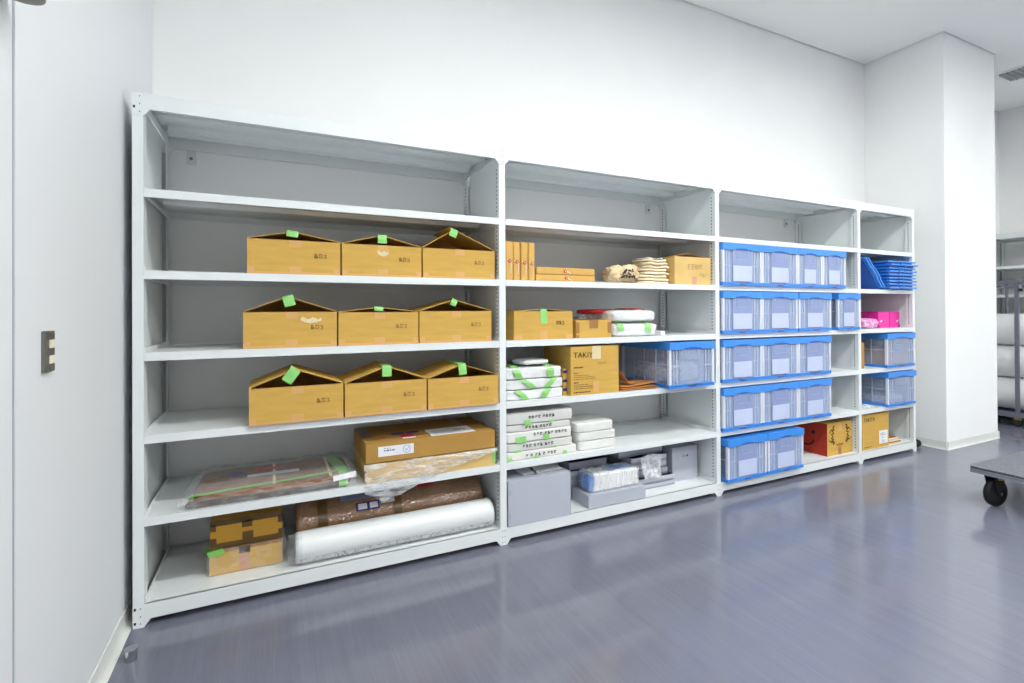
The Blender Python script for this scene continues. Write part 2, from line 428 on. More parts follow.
# ------------------------------------------------------------------ steel racks
RD = .60; PW = .0417; FL = .062
def steel_rack(name, label, bays, H, levels, zb=.10):
    t = thing(name, label, 'shelving rack')
    xs = [0]
    for b_ in bays: xs.append(xs[-1]+b_)
    h2 = PW/2
    for i, x in enumerate(xs):
        for rear in (0, 1):
            mb = MB(); f0 = 0 if not rear else RD; sg = 1 if not rear else -1
            mb.box(x-h2, x+h2, min(f0, f0+sg*.003), max(f0, f0+sg*.003), 0, H)
            for e in (-1, 1):
                a, b2 = (x-h2, x-h2+.003) if e < 0 else (x+h2-.003, x+h2)
                y0, y1 = (.003, FL) if not rear else (RD-FL, RD-.003)
                mb.box(a, b2, y0, y1, 0, H)
            p = mb.build('post', 'paint', t)
            s = MB()
            for e in ((-1, 1) if i else (-1,)):
                xx = x+e*(h2+.0004); yc = FL*.55 if not rear else RD-FL*.55
                z = .14
                while z < H-.12:
                    s.box(xx-.0006, xx+.0006, yc-.0045, yc+.0045, z, z+.010); z += .025
            so = s.build('slot', 'slot_grey', p); so['kind'] = 'stuff'
        B(x-.002, x+.002, FL, RD-FL, .03, H-.03).build('side_panel', 'paint', t)
    for i in range(len(bays)):
        xl, xr = xs[i], xs[i+1]
        for rear in (0, 1):
            y0, y1 = (-.003, .014) if not rear else (RD-.014, RD+.003)
            for top in (1, 0):
                a, b2 = (xl-(h2 if i == 0 else 0)), (xr+(h2 if i == len(bays)-1 else 0))
                if top:
                    po = [(a, H), (b2, H), (b2, H-.100), (xr-h2, H-.100), (xr-h2-.026, H-.070), (xl+h2+.026, H-.070), (xl+h2, H-.100), (a, H-.100)]
                else:
                    po = [(a, zb), (b2, zb), (b2, 0), (xr-h2, 0), (xr-h2-.026, zb-.066), (xl+h2+.026, zb-.066), (xl+h2, 0), (a, 0)]
                bm_ = MB().prism(po, y0, y1)
                beam = bm_.build('top_beam' if top else 'base_beam', 'paint', t)
                if not rear:
                    s = MB()
                    zz = (H-.015, H-.05, H-.085) if top else (.018, .05, .085)
                    for e, xx in ((1, xl), (-1, xr)):
                        for z in zz:
                            s.box(xx+e*.008-.002, xx+e*.008+.002, -.0036, -.0028, z-.003, z+.003)
                    r_ = s.build('rivet', 'ink_grey', beam); r_['kind'] = 'stuff'
        # trays
        a, b2 = xl+h2+.001, xr-h2-.001
        for k, z in enumerate([H-.006]+list(levels)+[zb]):
            top = k == 0; th = .038
            mb = MB()
            y0, y1 = .004, RD-.006
            mb.box(a, b2, y0 if not top else .02, y1, z-.002, z)
            if not top and z != zb:
                mb.box(a, b2, 0, y0+.0, z-th, z); mb.box(a, b2, y0, .016, z-th, z-th+.002)
                mb.box(a, b2, y1, y1+.004, z-th, z)
            for yy in ((.17, .43) if top else (.29,)):
                dd = .036 if top else .022
                mb.prism([(yy-.045, z-.002), (yy-.036, z-dd), (yy+.036, z-dd), (yy+.045, z-.002)], a+.03, b2-.03, 'x')
            sh = mb.build('shelf', 'paint', t)
            for e in (0, 1):
                x0 = a if e == 0 else b2-.003
                br = B(x0, x0+.003, .012, RD-.012, z-.052 if top else z-.036, z+.0 if top else z+.022)
                ex = (a, a+.016) if e == 0 else (b2-.016, b2)
                br.box(ex[0], ex[1], .02, RD-.02, z-.054 if top else z-.038, z-.052 if top else z-.036)
                br.build('bracket', 'paint', sh)
                if top or z > 1.3:
                    sx = (a+.05, a+.055) if e == 0 else (b2-.055, b2-.05)
                    B(sx[0], sx[1], .0165, .0185, z-.03, z-.012).build('slot', 'slot_black', sh)
    return t
LEV = [1.972, 1.601, 1.230, .857, .486]
RX, RY = -.543, 2.7432
rack = steel_rack('shelving_rack', 'long white steel shelving rack of four bays along the back wall', [1.7977, 1.7977, 1.7977, .89885], 2.4, LEV)
s = MB()
for z in (.022, .085, 2.335): s.box(-.0165, -.0085, -.0036, -.0029, z-.006, z+.006)
s.build('slot', 'slot_black', rack)['kind'] = 'stuff'
rack.location = (RX, RY, 0)
for px, py in ((191, 157), (649, 209), (787, 223)):
    p = onY(px, py, YB-.02); x, z = p.x-RX, p.z
    br = MB(); y1 = YB-RY-.001
    br.box(x-.024, x+.024, y1-.010, y1, z-.04, z+.035); br.box(x-.024, x+.024, RD+.003, y1, z+.032, z+.035)
    a_ = MB(); a_.v = []; a_.f = []
    o = br.build('anchor_bracket', 'paint', None); o.parent = rack
    bo = MB().tube((x, y1-.016, z-.008), (x, y1-.0101, z-.008), .009, 6).build('bolt', 'steel', None); bo.parent = o
rack_b = steel_rack('shelving_rack', 'white steel shelving rack beyond the column, behind the grey cage cart', [1.7977], 2.4, LEV)
rack_b.location = (8.63, YB-.045, 0); rack_b.rotation_euler = (0, 0, -PI/2)
p = Vector((.22, 0, 2.27))
o = MB().box(.20, .25, .655, .668, 2.235, 2.32).build('anchor_bracket', 'paint', None); o.parent = rack_b

# ------------------------------------------------------------------ cardboard cartons
def boxshell(x0, x1, y0, y1, z0, z1, th=.004):
    mb = MB()
    mb.box(x0, x1, y0, y0+th, z0, z1); mb.box(x0, x1, y1-th, y1, z0, z1)
    mb.box(x0, x0+th, y0+th, y1-th, z0, z1); mb.box(x1-th, x1, y0+th, y1-th, z0, z1)
    mb.box(x0+th, x1-th, y0+th, y1-th, z0, z0+th)
    return mb
def on_front(x0, x1, z0, z1, y, m, t, name='tape', e=.0008):
    return B(x0, x1, y-e, y-.0001, z0+.0008, z1).build(name, m, t)
def tent_carton(x0, x1, yf, dep, z0, h, ax, ah, label, green, script='abc', torn=None, open_right=0):
    """shallow carton whose two side flaps lean together like a tent"""
    t = thing('carton', label, 'box', ((x0+x1)/2, yf+dep/2, z0), 'kraft cartons in the first bay')
    z0 += .0005; z1 = z0+h
    boxshell(x0, x1, yf, yf+dep, z0, z1).build('body', 'card', t)
    for s, xe in ((0, x0), (1, x1)):
        d = Vector((ax-xe, 0, ah)); n = Vector((-d.z, 0, d.x)).normalized()*.0035
        if n.z < 0: n = -n
        over = 1.0 if not (s == 1 and open_right) else 1+open_right
        a = Vector((xe, 0, z1)); b = a+d*over
        mb = MB()
        vs = []
        for yy in (yf+.001, yf+dep-.001):
            for q in (a, b, b+n, a+n): vs.append((q.x, yy, q.z))
        mb.add(vs, [(0, 1, 2, 3), (7, 6, 5, 4), (0, 4, 5, 1), (1, 5, 6, 2), (2, 6, 7, 3), (3, 7, 4, 0)])
        mb.build('flap', 'card', t)
        e = MB(); vs = [(q.x, yf+.0002, q.z) for q in (a, b, b+n, a+n)]
    MB().prism([(x0+.006, z1-.05), (x1-.006, z1-.05), (x1-.006, z1+.0005), (ax, z1+ah-.001), (x0+.006, z1+.0005)], yf+dep-.022, yf+dep-.018).build('gable_blocker', 'card_dark', t)  # rear panel added to close the gable so the interior goes dark
    # folded-in end flap
    MB().box(x0+.01, x1-.01, yf+.006, yf+.010, z1-.10, z1-.012).build('inner_flap', 'card_dark', t)
    c_ = (x0+x1)/2
    on_front(x0, x1, z1-.004, z1, yf, 'card_edge', t, 'rim', .0004)
    on_front(c_-.028, c_+.028, z1-.036, z1, yf, 'tape_tan', t)
    on_front(c_-.028, c_+.028, z0, z0+.042, yf, 'tape_tan', t)
    on_front(x0, x0+.032, z0, z0+.034, yf, 'tape_tan', t); on_front(x1-.032, x1, z0, z0+.034, yf, 'tape_tan', t)
    on_front(x0+.034, c_-.030, z0, z0+.012, yf, 'tape_tan', t); on_front(c_+.030, x1-.034, z0, z0+.012, yf, 'tape_tan', t)
    hand('handwriting', script, (x0+.70*(x1-x0), yf-.0012, z0+h*.50), (1, 0, 0), (0, 0, 1), .024, .0028, 'ink_soft', t)
    if torn:
        tx, tw, tz = torn
        mb = MB(); mb.open = True
        rnd = random.Random(int(tx*1000)); N = 12
        top = [Vector((x0+tx+tw*i/N, yf-.0014, z0+tz+.013+.006*math.sin(i*1.1)+rnd.uniform(-.003, .003))) for i in range(N+1)]
        bot = [Vector((x0+tx+tw*i/N, yf-.0014, z0+tz-.013*math.sin(PI*min(1, max(0, i/N)))+rnd.uniform(-.002, .002))) for i in range(N+1)]
        mb.add(top+bot, [(i, i+1, N+2+i, N+1+i) for i in range(N)])
        mb.build('torn_sticker', 'torn', t)
    gw, gh, lean, kind = green
    zt = z1+ah+.004
    if kind == 'saddle':     # stuck across the ridge and down the left flap
        d = Vector((x0-ax, 0, -ah)).normalized()
        A = Vector((ax, 0, zt+.002)); y = yf+.03
        strip([A+d*.10+Vector((0, y, 0)), A+d*.04+Vector((0, y, .001)), A+Vector((.012, y, .001)), A+Vector((.03, y, -.008))], .075, (0, 1, 0), 'tape_green', t, 'green_tape')
        strip([A+d*.115+Vector((0, yf-.003, -.012)), A+d*.05+Vector((0, yf-.005, -.006))], .026, (.1, 0, 1), 'tape_green', t, 'green_tape')
    else:                    # over the ridge, tab hanging at the front
        k = .30 if kind == 'long' else .07
        A = Vector((ax, yf, zt)); R = Vector((math.cos(lean), 0, math.sin(lean))); Dn = Vector((math.sin(lean), 0, -math.cos(lean)))
        P = [A+Vector((0, k, .002)), A+Vector((0, .004, .002)), A+Vector((0, -.004, -.002))+Dn*.004, A+Vector((0, -.008, 0))+Dn*gh*.6, A+Vector((0, -.0075, 0))+Dn*gh]
        strip(P, gw, R, 'tape_green', t, 'green_tape')
    return t
D = .33
tent_carton(-.111, .325, 2.768, D, 1.601, .174, .095, .042, 'kraft carton left of three on the highest carton row, almost flat flaps', (.055, .030, -.12, 'tab'))
tent_carton(.333, .762, 2.768, D, 1.601, .172, .543, .052, 'kraft carton with torn pale sticker in the middle of the highest carton row', (.048, .046, .0, 'tab'), torn=(.185, .06, .125))
tent_carton(.771, 1.215, 2.768, D, 1.601, .172, .960, .112, 'kraft carton with steepest tented flaps, right end of the highest carton row', (.045, .048, -.35, 'tab'), open_right=.12)
tent_carton(-.129, .307, 2.772, D, 1.230, .181, .070, .076, 'kraft carton with long torn sticker, left end of the middle carton row', (.052, .052, .25, 'tab'), torn=(.26, .10, .135))
tent_carton(.315, .744, 2.772, D, 1.230, .178, .525, .024, 'kraft carton with nearly closed flaps in the centre of the middle carton row', (.048, .022, -.1, 'tab'))
tent_carton(.751, 1.193, 2.772, D, 1.230, .182, .962, .064, 'kraft carton with green tape on its ridge, right end of middle carton row', (.036, .040, -.45, 'tab'))
tent_carton(-.103, .332, 2.724, D, .857, .181, .105, .082, 'kraft carton left of three on the lowest carton row, green tape across ridge', (.052, .075, -.62, 'tab'))
tent_carton(.340, .776, 2.724, D, .857, .177, .556, .078, 'kraft carton in the middle of the lowest carton row, tape hanging in front', (.05, .055, .0, 'tab'))
tent_carton(.785, 1.216, 2.724, D, .857, .174, .985, .070, 'kraft carton right end of the lowest carton row beside the post', (.046, .06, .08, 'long'))

def plain_carton(name, label, x0, x1, y0, y1, z0, z1, m='card', cat='box', group=None, bevel=.002, top_seam=True):
    t = thing(name, label, cat, ((x0+x1)/2, (y0+y1)/2, z0), group)
    B(x0, x1, y0, y1, z0+.0005, z1).build('body', m, t, bevel=bevel)
    if top_seam: B(x0+.002, x1-.002, (y0+y1)/2-.001, (y0+y1)/2+.001, z1-.001, z1+.0004).build('seam', 'card_edge', t)
    return t

# ------------------------------------------------------------------ first bay, fifth level
z5 = LEV[4]
def drape(x0, x1, y0, y1, zb_, zt_, mg, nu, nv, amp, seed, soften=.05):
    sd = Vector((seed, seed*2.3, 0))
    def fn(u, v):
        x = x0-mg+(x1-x0+2*mg)*u; y = y0-mg*.4+(y1-y0+mg*1.2)*v
        dx = max(x0-x, x-x1, 0); dy = max(y0-y, y-y1, 0); d = math.hypot(dx, dy)
        k = max(0, 1-d/soften); k = k*k*(3-2*k)
        q = Vector((x, y, 0))
        nz = noise.noise(q*14+sd)*amp+noise.noise(q*37+sd)*amp*.6
        return Vector((x+noise.noise(q*9+sd*1.3)*amp*.8, y+noise.noise(q*9+sd*2.1)*amp*.5, max(zb_+.003, zb_+.004+(zt_-zb_)*k+.004+abs(nz))))
    mb = MB(); mb.open = True
    return mb.grid(fn, nu, nv)
t = thing('wrapped_parcel', 'flat brown paper parcel with green tape in crumpled clear plastic', 'parcel', (.03, 2.95, z5))
soft(-.345, .385, 2.775, 3.20, z5+.0015, z5+.055, 12, 9, .004, 6, 3).build('paper_wrap', 'kraft', t, smooth=True, weld=True)
B(-.37, .36, 2.762, 2.80, z5+.001, z5+.030).build('inner_roll', 'dark_brown', t, bevel=.008)
strip([(-.36, 2.80, z5+.050), (-.2, 2.803, z5+.0585), (.1, 2.83, z5+.0605), (.31, 2.87, z5+.0605)], .022, (0, 1, .1), 'tape_green_deep', t, 'green_tape')
strip([(.30, 3.19, z5+.060), (.33, 3.02, z5+.0605), (.345, 2.87, z5+.0605), (.35, 2.79, z5+.058)], .06, (1, 0, 0), 'tape_green_deep', t, 'green_tape')
strip([(.335, 2.79, z5+.056), (.335, 2.757, z5+.03), (.335, 2.752, z5+.012)], .045, (1, 0, 0), 'tape_green', t, 'green_tape')
strip([(.285, 2.760, z5+.052), (.34, 2.757, z5+.058), (.40, 2.768, z5+.062)], .028, (0, .35, 1), 'label_white', t, 'paper_slip')
zt = z5+.0605
B(-.215, -.13, 3.01, 3.08, zt, zt+.0006).build('blue_label', 'label_blue', t)
B(-.09, .06, 3.05, 3.10, zt, zt+.0006).build('red_label', 'label_red', t)
B(-.12, .13, 2.955, 3.005, zt, zt+.0006).build('white_label', 'label_white', t)
for xx in (-.0, .27): B(xx, xx+.014, 2.79, 3.18, zt, zt+.0005).build('string', 'tape_pale', t)
def crinkle(u, v):
    x = -.40+.80*u; q = Vector((x*13, v*2, 2))
    return Vector((x, 2.757-.008*math.sin(PI*v)-abs(noise.noise(q))*.008+.012*v, z5+.003+.044*v+noise.noise(q*2.2)*.010*v))
mb = MB(); mb.open = True
mb.grid(crinkle, 90, 10).build('plastic_film', 'film_crinkle', t, smooth=True)
drape(-.36, .39, 2.765, 3.20, z5, z5+.062, .04, 60, 40, .016, 4).build('plastic_film', 'film', t, smooth=True)
# flat carton on a film-wrapped flat carton
x0, x1 = .452, 1.205
t = thing('wrapped_carton', 'flat carton in loose clear plastic hanging over the shelf edge', 'box', (.83, 2.95, z5))
B(x0, x1, 2.756, 3.18, z5+.001, z5+.098).build('body', 'card_pale', t, bevel=.002)
B(1.19, 1.2075, 2.752, 2.80, z5+.02, z5+.10).build('green_tape', 'tape_green', t)
def hang(u, v):
    x = .44+.775*u
    zt_ = z5+.104
    k = [(0, .44), (.07, .415), (.13, .385), (.2, .40), (.45, .47), (.7, .525), (.9, .56), (1, .575)]
    for (a, za), (b, zb2) in zip(k[:-1], k[1:]):
        if a <= u <= b: zb_ = za+(zb2-za)*(u-a)/(b-a)
    z = zt_+(zb_-zt_)*v
    q = Vector((x, z, 0))
    y = 2.752-.012*min(1, v*3)-abs(noise.noise(q*11))*.022*min(1, v*4)-abs(noise.noise(Vector((x*25+z*14, 0, 0))))*.008
    return Vector((x, min(y, 2.7365 if z < z5+.004 else 2.752), z+noise.noise(Vector((x*16, 5, 0)))*.006*v))
mb = MB(); mb.open = True
mb.grid(hang, 70, 24).build('plastic_film', 'film_fold', t, smooth=True)
t = thing('flat_carton', 'flat kraft carton with white address labels lying on the wrapped carton', 'box', (.83, 2.95, z5+.105))
za, zb_ = z5+.1055, z5+.212
B(x0-.002, x1, 2.754, 3.19, za, zb_).build('body', 'card_dark', t, bevel=.003)
e = zb_+.0002
B(x0+.02, x1-.01, 2.965, 2.975, e, e+.0008).build('seam', 'card_edge', t)
B(x0, x0+.06, 2.90, 3.18, e, e+.0007).build('brown_tape', 'tape_brown', t)
B(x1-.17, x1-.12, 2.78, 3.18, e, e+.0006).build('brown_tape', 'tape_brown_mid', t)
B(.62, .695, 2.90, 2.945, e, e+.0008).build('blue_label', 'label_blue', t); B(.705, .78, 2.90, 2.945, e, e+.0008).build('blue_label', 'label_blue', t)
B(.66, .735, 2.815, 2.89, e, e+.001).build('red_label', 'label_red', t)
B(.66, .735, 2.790, 2.815, e, e+.001).build('white_label', 'label_white', t)
w_ = B(.82, 1.09, 2.775, 2.935, e, e+.0008).build('address_label', 'label_white', t)
lines('print', (.85, 2.90, e+.0012), (1, 0, 0), (0, 1, 0), 6, .2, .02, .006, 'ink_grey', w_, 5)
lines('red_print', (.98, 2.87, e+.0014), (1, 0, 0), (0, 1, 0), 2, .07, .02, .009, 'label_red', w_, 6)
w_ = on_front(.515, .71, za+.03, za+.085, 2.754, 'label_white', t, 'address_label')
lines('print', (.545, 2.7525, za+.058), (1, 0, 0), (0, 0, 1), 1, .08, .02, .008, 'ink_grey', w_, 8)
lines('print', (.545, 2.7525, za+.072), (1, 0, 0), (0, 0, 1), 1, .05, .02, .003, 'ink_grey', w_, 9)
mb = MB(); mb.open = True
mb.ribbon([(.67+.02*math.cos(k*PI/8), 2.7525, za+.058+.02*math.sin(k*PI/8)) for k in range(17)], .003, (0, -1, 0))
mb.ribbon([(.66, 2.7525, za+.065), (.668, 2.7525, za+.05), (.682, 2.7525, za+.068)], .003, (0, -1, 0))
mb.build('stamp', 'stamp_blue', w_)

# ------------------------------------------------------------------ first bay, bottom level
zb0 = .10
t = thing('small_carton', 'small golden carton in clear plastic at the bottom of the first bay', 'box', (-.12, 2.98, zb0))
x0, x1, yf = -.285, .045, 2.882
B(x0, x1, yf, yf+.24, zb0+.001, zb0+.125).build('body', 'card', t, bevel=.002)
on_front(-.155, -.105, zb0+.005, zb0+.10, yf, 'tape_pink', t)
on_front(-.155, -.105, zb0+.09, zb0+.125, yf, 'tape_brown', t); on_front(x0, x1, zb0+.110, zb0+.125, yf, 'tape_brown_mid', t)
strip([(-.283, yf+.05, zb0+.1275), (-.26, yf-.002, zb0+.127), (-.25, yf-.006, zb0+.10)], .07, (1, 0, .15), 'tape_green_deep', t, 'green_tape')
mb = MB(); mb.open = True
mb = soft(x0-.012, x1+.014, yf-.013, yf+.25, zb0+.002, zb0+.128, 16, 14, .010, 16, 8)
mb.build('plastic_film', 'film', t, smooth=True, weld=True)
t = thing('small_carton', 'small golden carton edged with brown tape on top of the plastic-wrapped one', 'box', (-.12, 2.98, zb0+.137))
za, zb_ = zb0+.137, zb0+.275
x0, x1, yf = -.281, .045, 2.878
B(x0, x1, yf, yf+.24, za, zb_).build('body', 'card_gold', t, bevel=.002)
for a, b, c_, d in ((x0, x1, za, za+.024), (x0, x1, zb_-.03, zb_), (x0, x0+.026, zb_-.055, zb_-.02), (x1-.022, x1, zb_-.06, zb_-.02), (x0, x0+.028, za+.02, za+.05),
                    (x1-.02, x1, za+.02, za+.048), (-.140, -.09, za+.02, za+.062), (-.142, -.094, zb_-.055, zb_-.02)):
    on_front(a, b, c_, d, yf, 'tape_brown', t, 'brown_tape')
# long rolls
def roll(mb, x0, x1, cy, cz, ry, rz, nu, nv, amp, sc, seed=0, endk=.012):
    sd = Vector((seed, 0, seed*2))
    def fn(u, v):
        a = 2*PI*v; x = x0+(x1-x0)*u
        k = 1-endk*(1 if u in (0, 1) else 0)*4
        q = Vector((x, math.cos(a)*.1, math.sin(a)*.1))
        d = 1+noise.noise(q*sc+sd)*amp
        return Vector((x, cy+ry*math.cos(a)*k*d, max(cz-rz+.0005, cz+rz*math.sin(a)*k*d)))
    mb.grid(fn, nu, nv)
    for u in (0, 1):
        n = nv; vs = [fn(u, j/n) for j in range(n)]; cen = Vector((x0 if u == 0 else x1, cy, cz))
        mb.add(vs+[cen+(Vector((.004, 0, 0)) if u == 0 else Vector((-.004, 0, 0)))], [(j, (j+1) % n, n) for j in range(n)])
    return mb
t = thing('plastic_roll', 'long white plastic sheet roll at the front of the bottom shelf', 'roll', (.66, 2.85, zb0))
roll(MB(), .105, 1.205, 2.840, zb0+.0795, .079, .079, 50, 36, .02, 5, 2).build('sheet_roll', 'poly_roll', t, smooth=True, weld=True)
def cuff(u, v):
    a = 2*PI*v; x = .135-.065*u; r = .0805*(1-.20*u)+noise.noise(Vector((math.cos(a)*3, math.sin(a)*3, u*2)))*.022*u
    return Vector((x+noise.noise(Vector((a*2, 0, 3)))*.02*u, 2.84+r*math.cos(a), max(zb0+.001, zb0+.0795+r*math.sin(a))))
mb = MB(); mb.open = True; mb.grid(cuff, 8, 40).build('plastic_film', 'film', t, smooth=True, weld=True)
def skin(u, v):
    a = -.9*PI+1.0*PI*v; x = .11+1.09*u
    r = .0815+abs(noise.noise(Vector((x*7, a*2.5, 0))))*.009
    return Vector((x, 2.84-r*math.cos(a+PI/2+.4)*0+r*math.cos(a), max(zb0+.001, zb0+.0795+r*math.sin(a))))
mb = MB(); mb.open = True; mb.grid(skin, 80, 16).build('wrapping_film', 'film_clear', t, smooth=True)
t = thing('wrapped_bundle', 'brown bubble-wrapped bundle lying behind the white plastic roll', 'parcel', (.66, 3.08, zb0))
roll(MB(), .115, 1.205, 3.075, zb0+.121, .135, .120, 50, 36, .09, 5, 5).build('bubble_wrap', 'bubble', t, smooth=True, weld=True)
def band(xa, xb, m, nm, a0=.02, a1=1.2, r=1.05):
    def fn(u, v):
        a = PI*(a1+(a0-a1)*v); x = xa+(xb-xa)*u
        q = Vector((x, math.cos(a)*.1, math.sin(a)*.1)); d = r+noise.noise(q*5+Vector((5, 0, 10)))*.09
        return Vector((x, 3.075+.135*math.cos(a)*d, zb0+.121+.120*math.sin(a)*d))
    mb = MB(); mb.open = True
    return mb.grid(fn, 3, 24).build(nm, m, t, smooth=True)
band(.225, .275, 'tape_brown', 'brown_tape'); band(.64, .69, 'tape_brown', 'brown_tape')
band(.43, .56, 'label_blue', 'blue_label', .74, .86, 1.06); band(.44, .49, 'label_white', 'white_label', .76, .84, 1.07); band(.505, .55, 'label_white', 'white_label', .76, .84, 1.07)
band(.57, .65, 'label_white', 'white_label', .72, .8, 1.06); band(.35, .63, 'pocket', 'document_pouch', .55, .68, 1.05)
band(.80, .9, 'label_red', 'red_label', .58, .64, 1.06)

# ------------------------------------------------------------------ second bay, second level
z2 = LEV[1]
FG = 'kraft string-tie document cases'
def doc_case(x0, x1, y0, y1, z0, z1, label, flat, disc):
    t = thing('document_case', label, 'document case', ((x0+x1)/2, (y0+y1)/2, z0), FG)
    B(x0, x1, y0, y1, z0+.0004, z1).build('body', 'folder', t, bevel=.0025)
    if flat:
        B(x0-.0005, x1+.0005, y0-.001, y0+.0005, z0+.006, z0+.0085).build('flap_edge', 'card_edge', t)
    else:
        B(x0+.004, x0+.0065, y0-.001, y0+.0005, z0+.002, z1-.002).build('flap_edge', 'card_edge', t)
    cx, cz = disc
    MB().tube((cx, y0-.0005, cz), (cx, y0-.004, cz), .0105, 16).build('button', 'label_red', t)
    MB().tube((cx, y0-.004, cz), (cx, y0-.005, cz), .004, 10).build('rivet', 'label_white', t)
    s = MB(); s.open = True
    if flat: s.ribbon([(cx+.006, y0-.003, cz+.016), (cx+.012, y0-.004, cz), (cx+.03, y0-.004, cz-.010), (cx+.045, y0-.003, cz-.018)], .003, (0, -1, 0))
    else: s.ribbon([(cx-.018, y0-.003, cz+.006), (cx+.006, y0-.004, cz+.002), (cx+.01, y0-.003, cz-.03), (cx+.006, y0-.003, cz-.075)], .0025, (0, -1, 0))
    s.build('string', 'label_white', t)
ords = ('first', 'second', 'third', 'fourth')
for i, (a, b) in enumerate(((1.288, 1.338), (1.340, 1.386), (1.392, 1.441), (1.445, 1.490))):
    doc_case(a, b, 2.768, 3.06, z2, z2+.238, 'upright kraft document case with red button, %s from the post' % ords[i], False, ((a+b)/2+.002, z2+.118-.004*i))
doc_case(1.500, 1.952, 2.775, 3.05, z2, z2+.043, 'lower of two kraft document cases lying flat beside upright ones', True, (1.725, z2+.024))
doc_case(1.507, 1.950, 2.775, 3.04, z2+.0445, z2+.090, 'upper of two kraft document cases lying flat beside upright ones', True, (1.717, z2+.068))
# cloth bags
CG = 'folded cream cloth bags'
zz = z2+.001
for i in range(9):
    th = .0235 if i < 8 else .012
    dx = [0, .012, -.012, .008, -.006, .015, 0, -.01, .0][i]; ins = .012*i if i < 9 else 0
    x0_, x1_ = 2.345+ins*.7+dx, 2.628+dx*.8-(.03 if i == 8 else 0)
    lab = ('cream folded cloth bag at the bottom of the cloth pile' if i == 0 else 'white folded cloth on top of the cream cloth pile' if i == 8 else 'cream folded cloth bag, %s from the bottom of the cloth pile' % ('', 'second', 'third', 'fourth', 'fifth', 'sixth', 'seventh', 'eighth')[i % 8])
    q_ = soft(x0_, x1_, 2.782+.004*(i % 3), 2.97, zz, zz+th-.004, 18, 4 if i < 8 else 3, .006, 24, i*1.3)
    for v_ in q_.v:
        v_.x += .016*noise.noise(Vector((v_.y*22, v_.z*70, i*5.3)))+.012*noise.noise(Vector((v_.y*9, v_.z*25, 2)))
        kz = (v_.z-z2)/.2
        v_.z = max(z2+.0005, v_.z+kz*(.016*noise.noise(Vector((v_.x*15, v_.y*9, 3)))+.006*noise.noise(Vector((v_.x*40, v_.y*20, 1)))))
    o = q_.build('cloth_bag', 'cloth' if i < 8 else 'cloth_white', None, smooth=True, weld=True)
    tag(o, lab, 'cloth bag', CG); zz += th-.0005
def bundle(u, v):
    a = 2*PI*v; x = 2.105+.225*u
    r = .066*(1-.30*(1-u)**2)
    q = Vector((x, math.cos(a)*.12, math.sin(a)*.12))
    d = 1+noise.noise(q*15+Vector((9, 1, 0)))*.34+noise.noise(q*38)*.30
    return Vector((x+noise.noise(q*16)*.03, 2.862+r*1.1*math.cos(a)*d, max(z2+.001, z2+.066+r*math.sin(a)*d)))
t = thing('rolled_cloth', 'crumpled rolled beige cloth with black print left of the cloth pile', 'cloth bag', (2.2, 2.9, z2), CG)
mb = MB().grid(bundle, 30, 34)
for uu in (0., 1.):
    vs = [bundle(uu, j/34) for j in range(34)]; cc = sum(vs, Vector())/34
    mb.add(vs+[cc+Vector((.03 if uu == 0 else -.03, 0, 0))], [(j, (j+1) % 34, 34) for j in range(34)])
mb.build('cloth', 'cloth_dark', t, smooth=True, weld=True)
mb = MB(); mb.open = True
rnd = random.Random(3)
for k in range(26):
    u = rnd.uniform(.32, .8); v = .5+.10*(.55-u)*1.5+rnd.uniform(-.06, .07)
    P0 = bundle(u, v); P1 = bundle(u+rnd.uniform(.02, .06), v+rnd.uniform(-.03, .03))
    n = Vector((0, -1, .1)).normalized()
    mb.ribbon([P0+n*.006, P1+n*.006], .011, n)
mb.build('print', 'black', t)
t = plain_carton('open_carton', 'pale kraft carton with loose top flaps beside the cloth pile', 2.655, 3.02, 2.775, 3.10, z2, z2+.208, 'card_pale', top_seam=False)
for a, b, hh in ((2.66, 2.84, .035), (3.015, 2.86, .022)):
    mb = MB(); mb.add([(a, 2.80, z2+.2085), (b, 2.80, z2+.21+hh), (b, 3.06, z2+.21+hh), (a, 3.06, z2+.2085)], [(0, 1, 2, 3)]); mb.open = True
    mb.build('flap', 'card_dark', t, solid=.003)
on_front(2.825, 2.872, z2, z2+.062, 2.775, 'tape_pink', t)
hand('handwriting', 'ddfe', (2.775, 2.7735, z2+.115), (1, 0, 0), (0, 0, 1), .042, .0045, 'ink_faint', t)
hand('handwriting', 'gag', (2.90, 2.7735, z2+.065), (1, 0, -.12), (.1, 0, 1), .026, .0035, 'ink_faint', t)

# ------------------------------------------------------------------ second bay, third level
z3 = LEV[2]
t = plain_carton('taped_carton', 'kraft carton with one green tape strip down its front, by the post', 1.345, 1.772, 2.772, 3.05, z3, z3+.178, top_seam=False)
for a, b, hh in ((1.35, 1.56, .014), (1.768, 1.58, .014)):
    mb = MB(); mb.add([(a, 2.775, z3+.1785), (b, 2.775, z3+.179+hh), (b, 3.04, z3+.179+hh), (a, 3.04, z3+.1785)], [(0, 1, 2, 3)]); mb.open = True
    mb.build('flap', 'card', t, solid=.003)
strip([(1.553, 2.90, z3+.196), (1.553, 2.772, z3+.193), (1.555, 2.7705, z3+.17), (1.556, 2.770, z3+.10)], .048, (1, 0, 0), 'tape_green', t, 'green_tape')
on_front(1.53, 1.58, z3, z3+.058, 2.772, 'tape_tan', t)
on_front(1.345, 1.40, z3, z3+.03, 2.772, 'tape_tan', t); on_front(1.72, 1.772, z3, z3+.03, 2.772, 'tape_tan', t)
hand('handwriting', 'ehc', (1.645, 2.7705, z3+.093), (1, 0, 0), (0, 0, 1), .026, .003, 'ink', t, .8)
t = plain_carton('small_carton', 'small kraft carton with brown tape patches beside green-taped carton', 1.80, 2.085, 2.775, 2.98, z3, z3+.119)
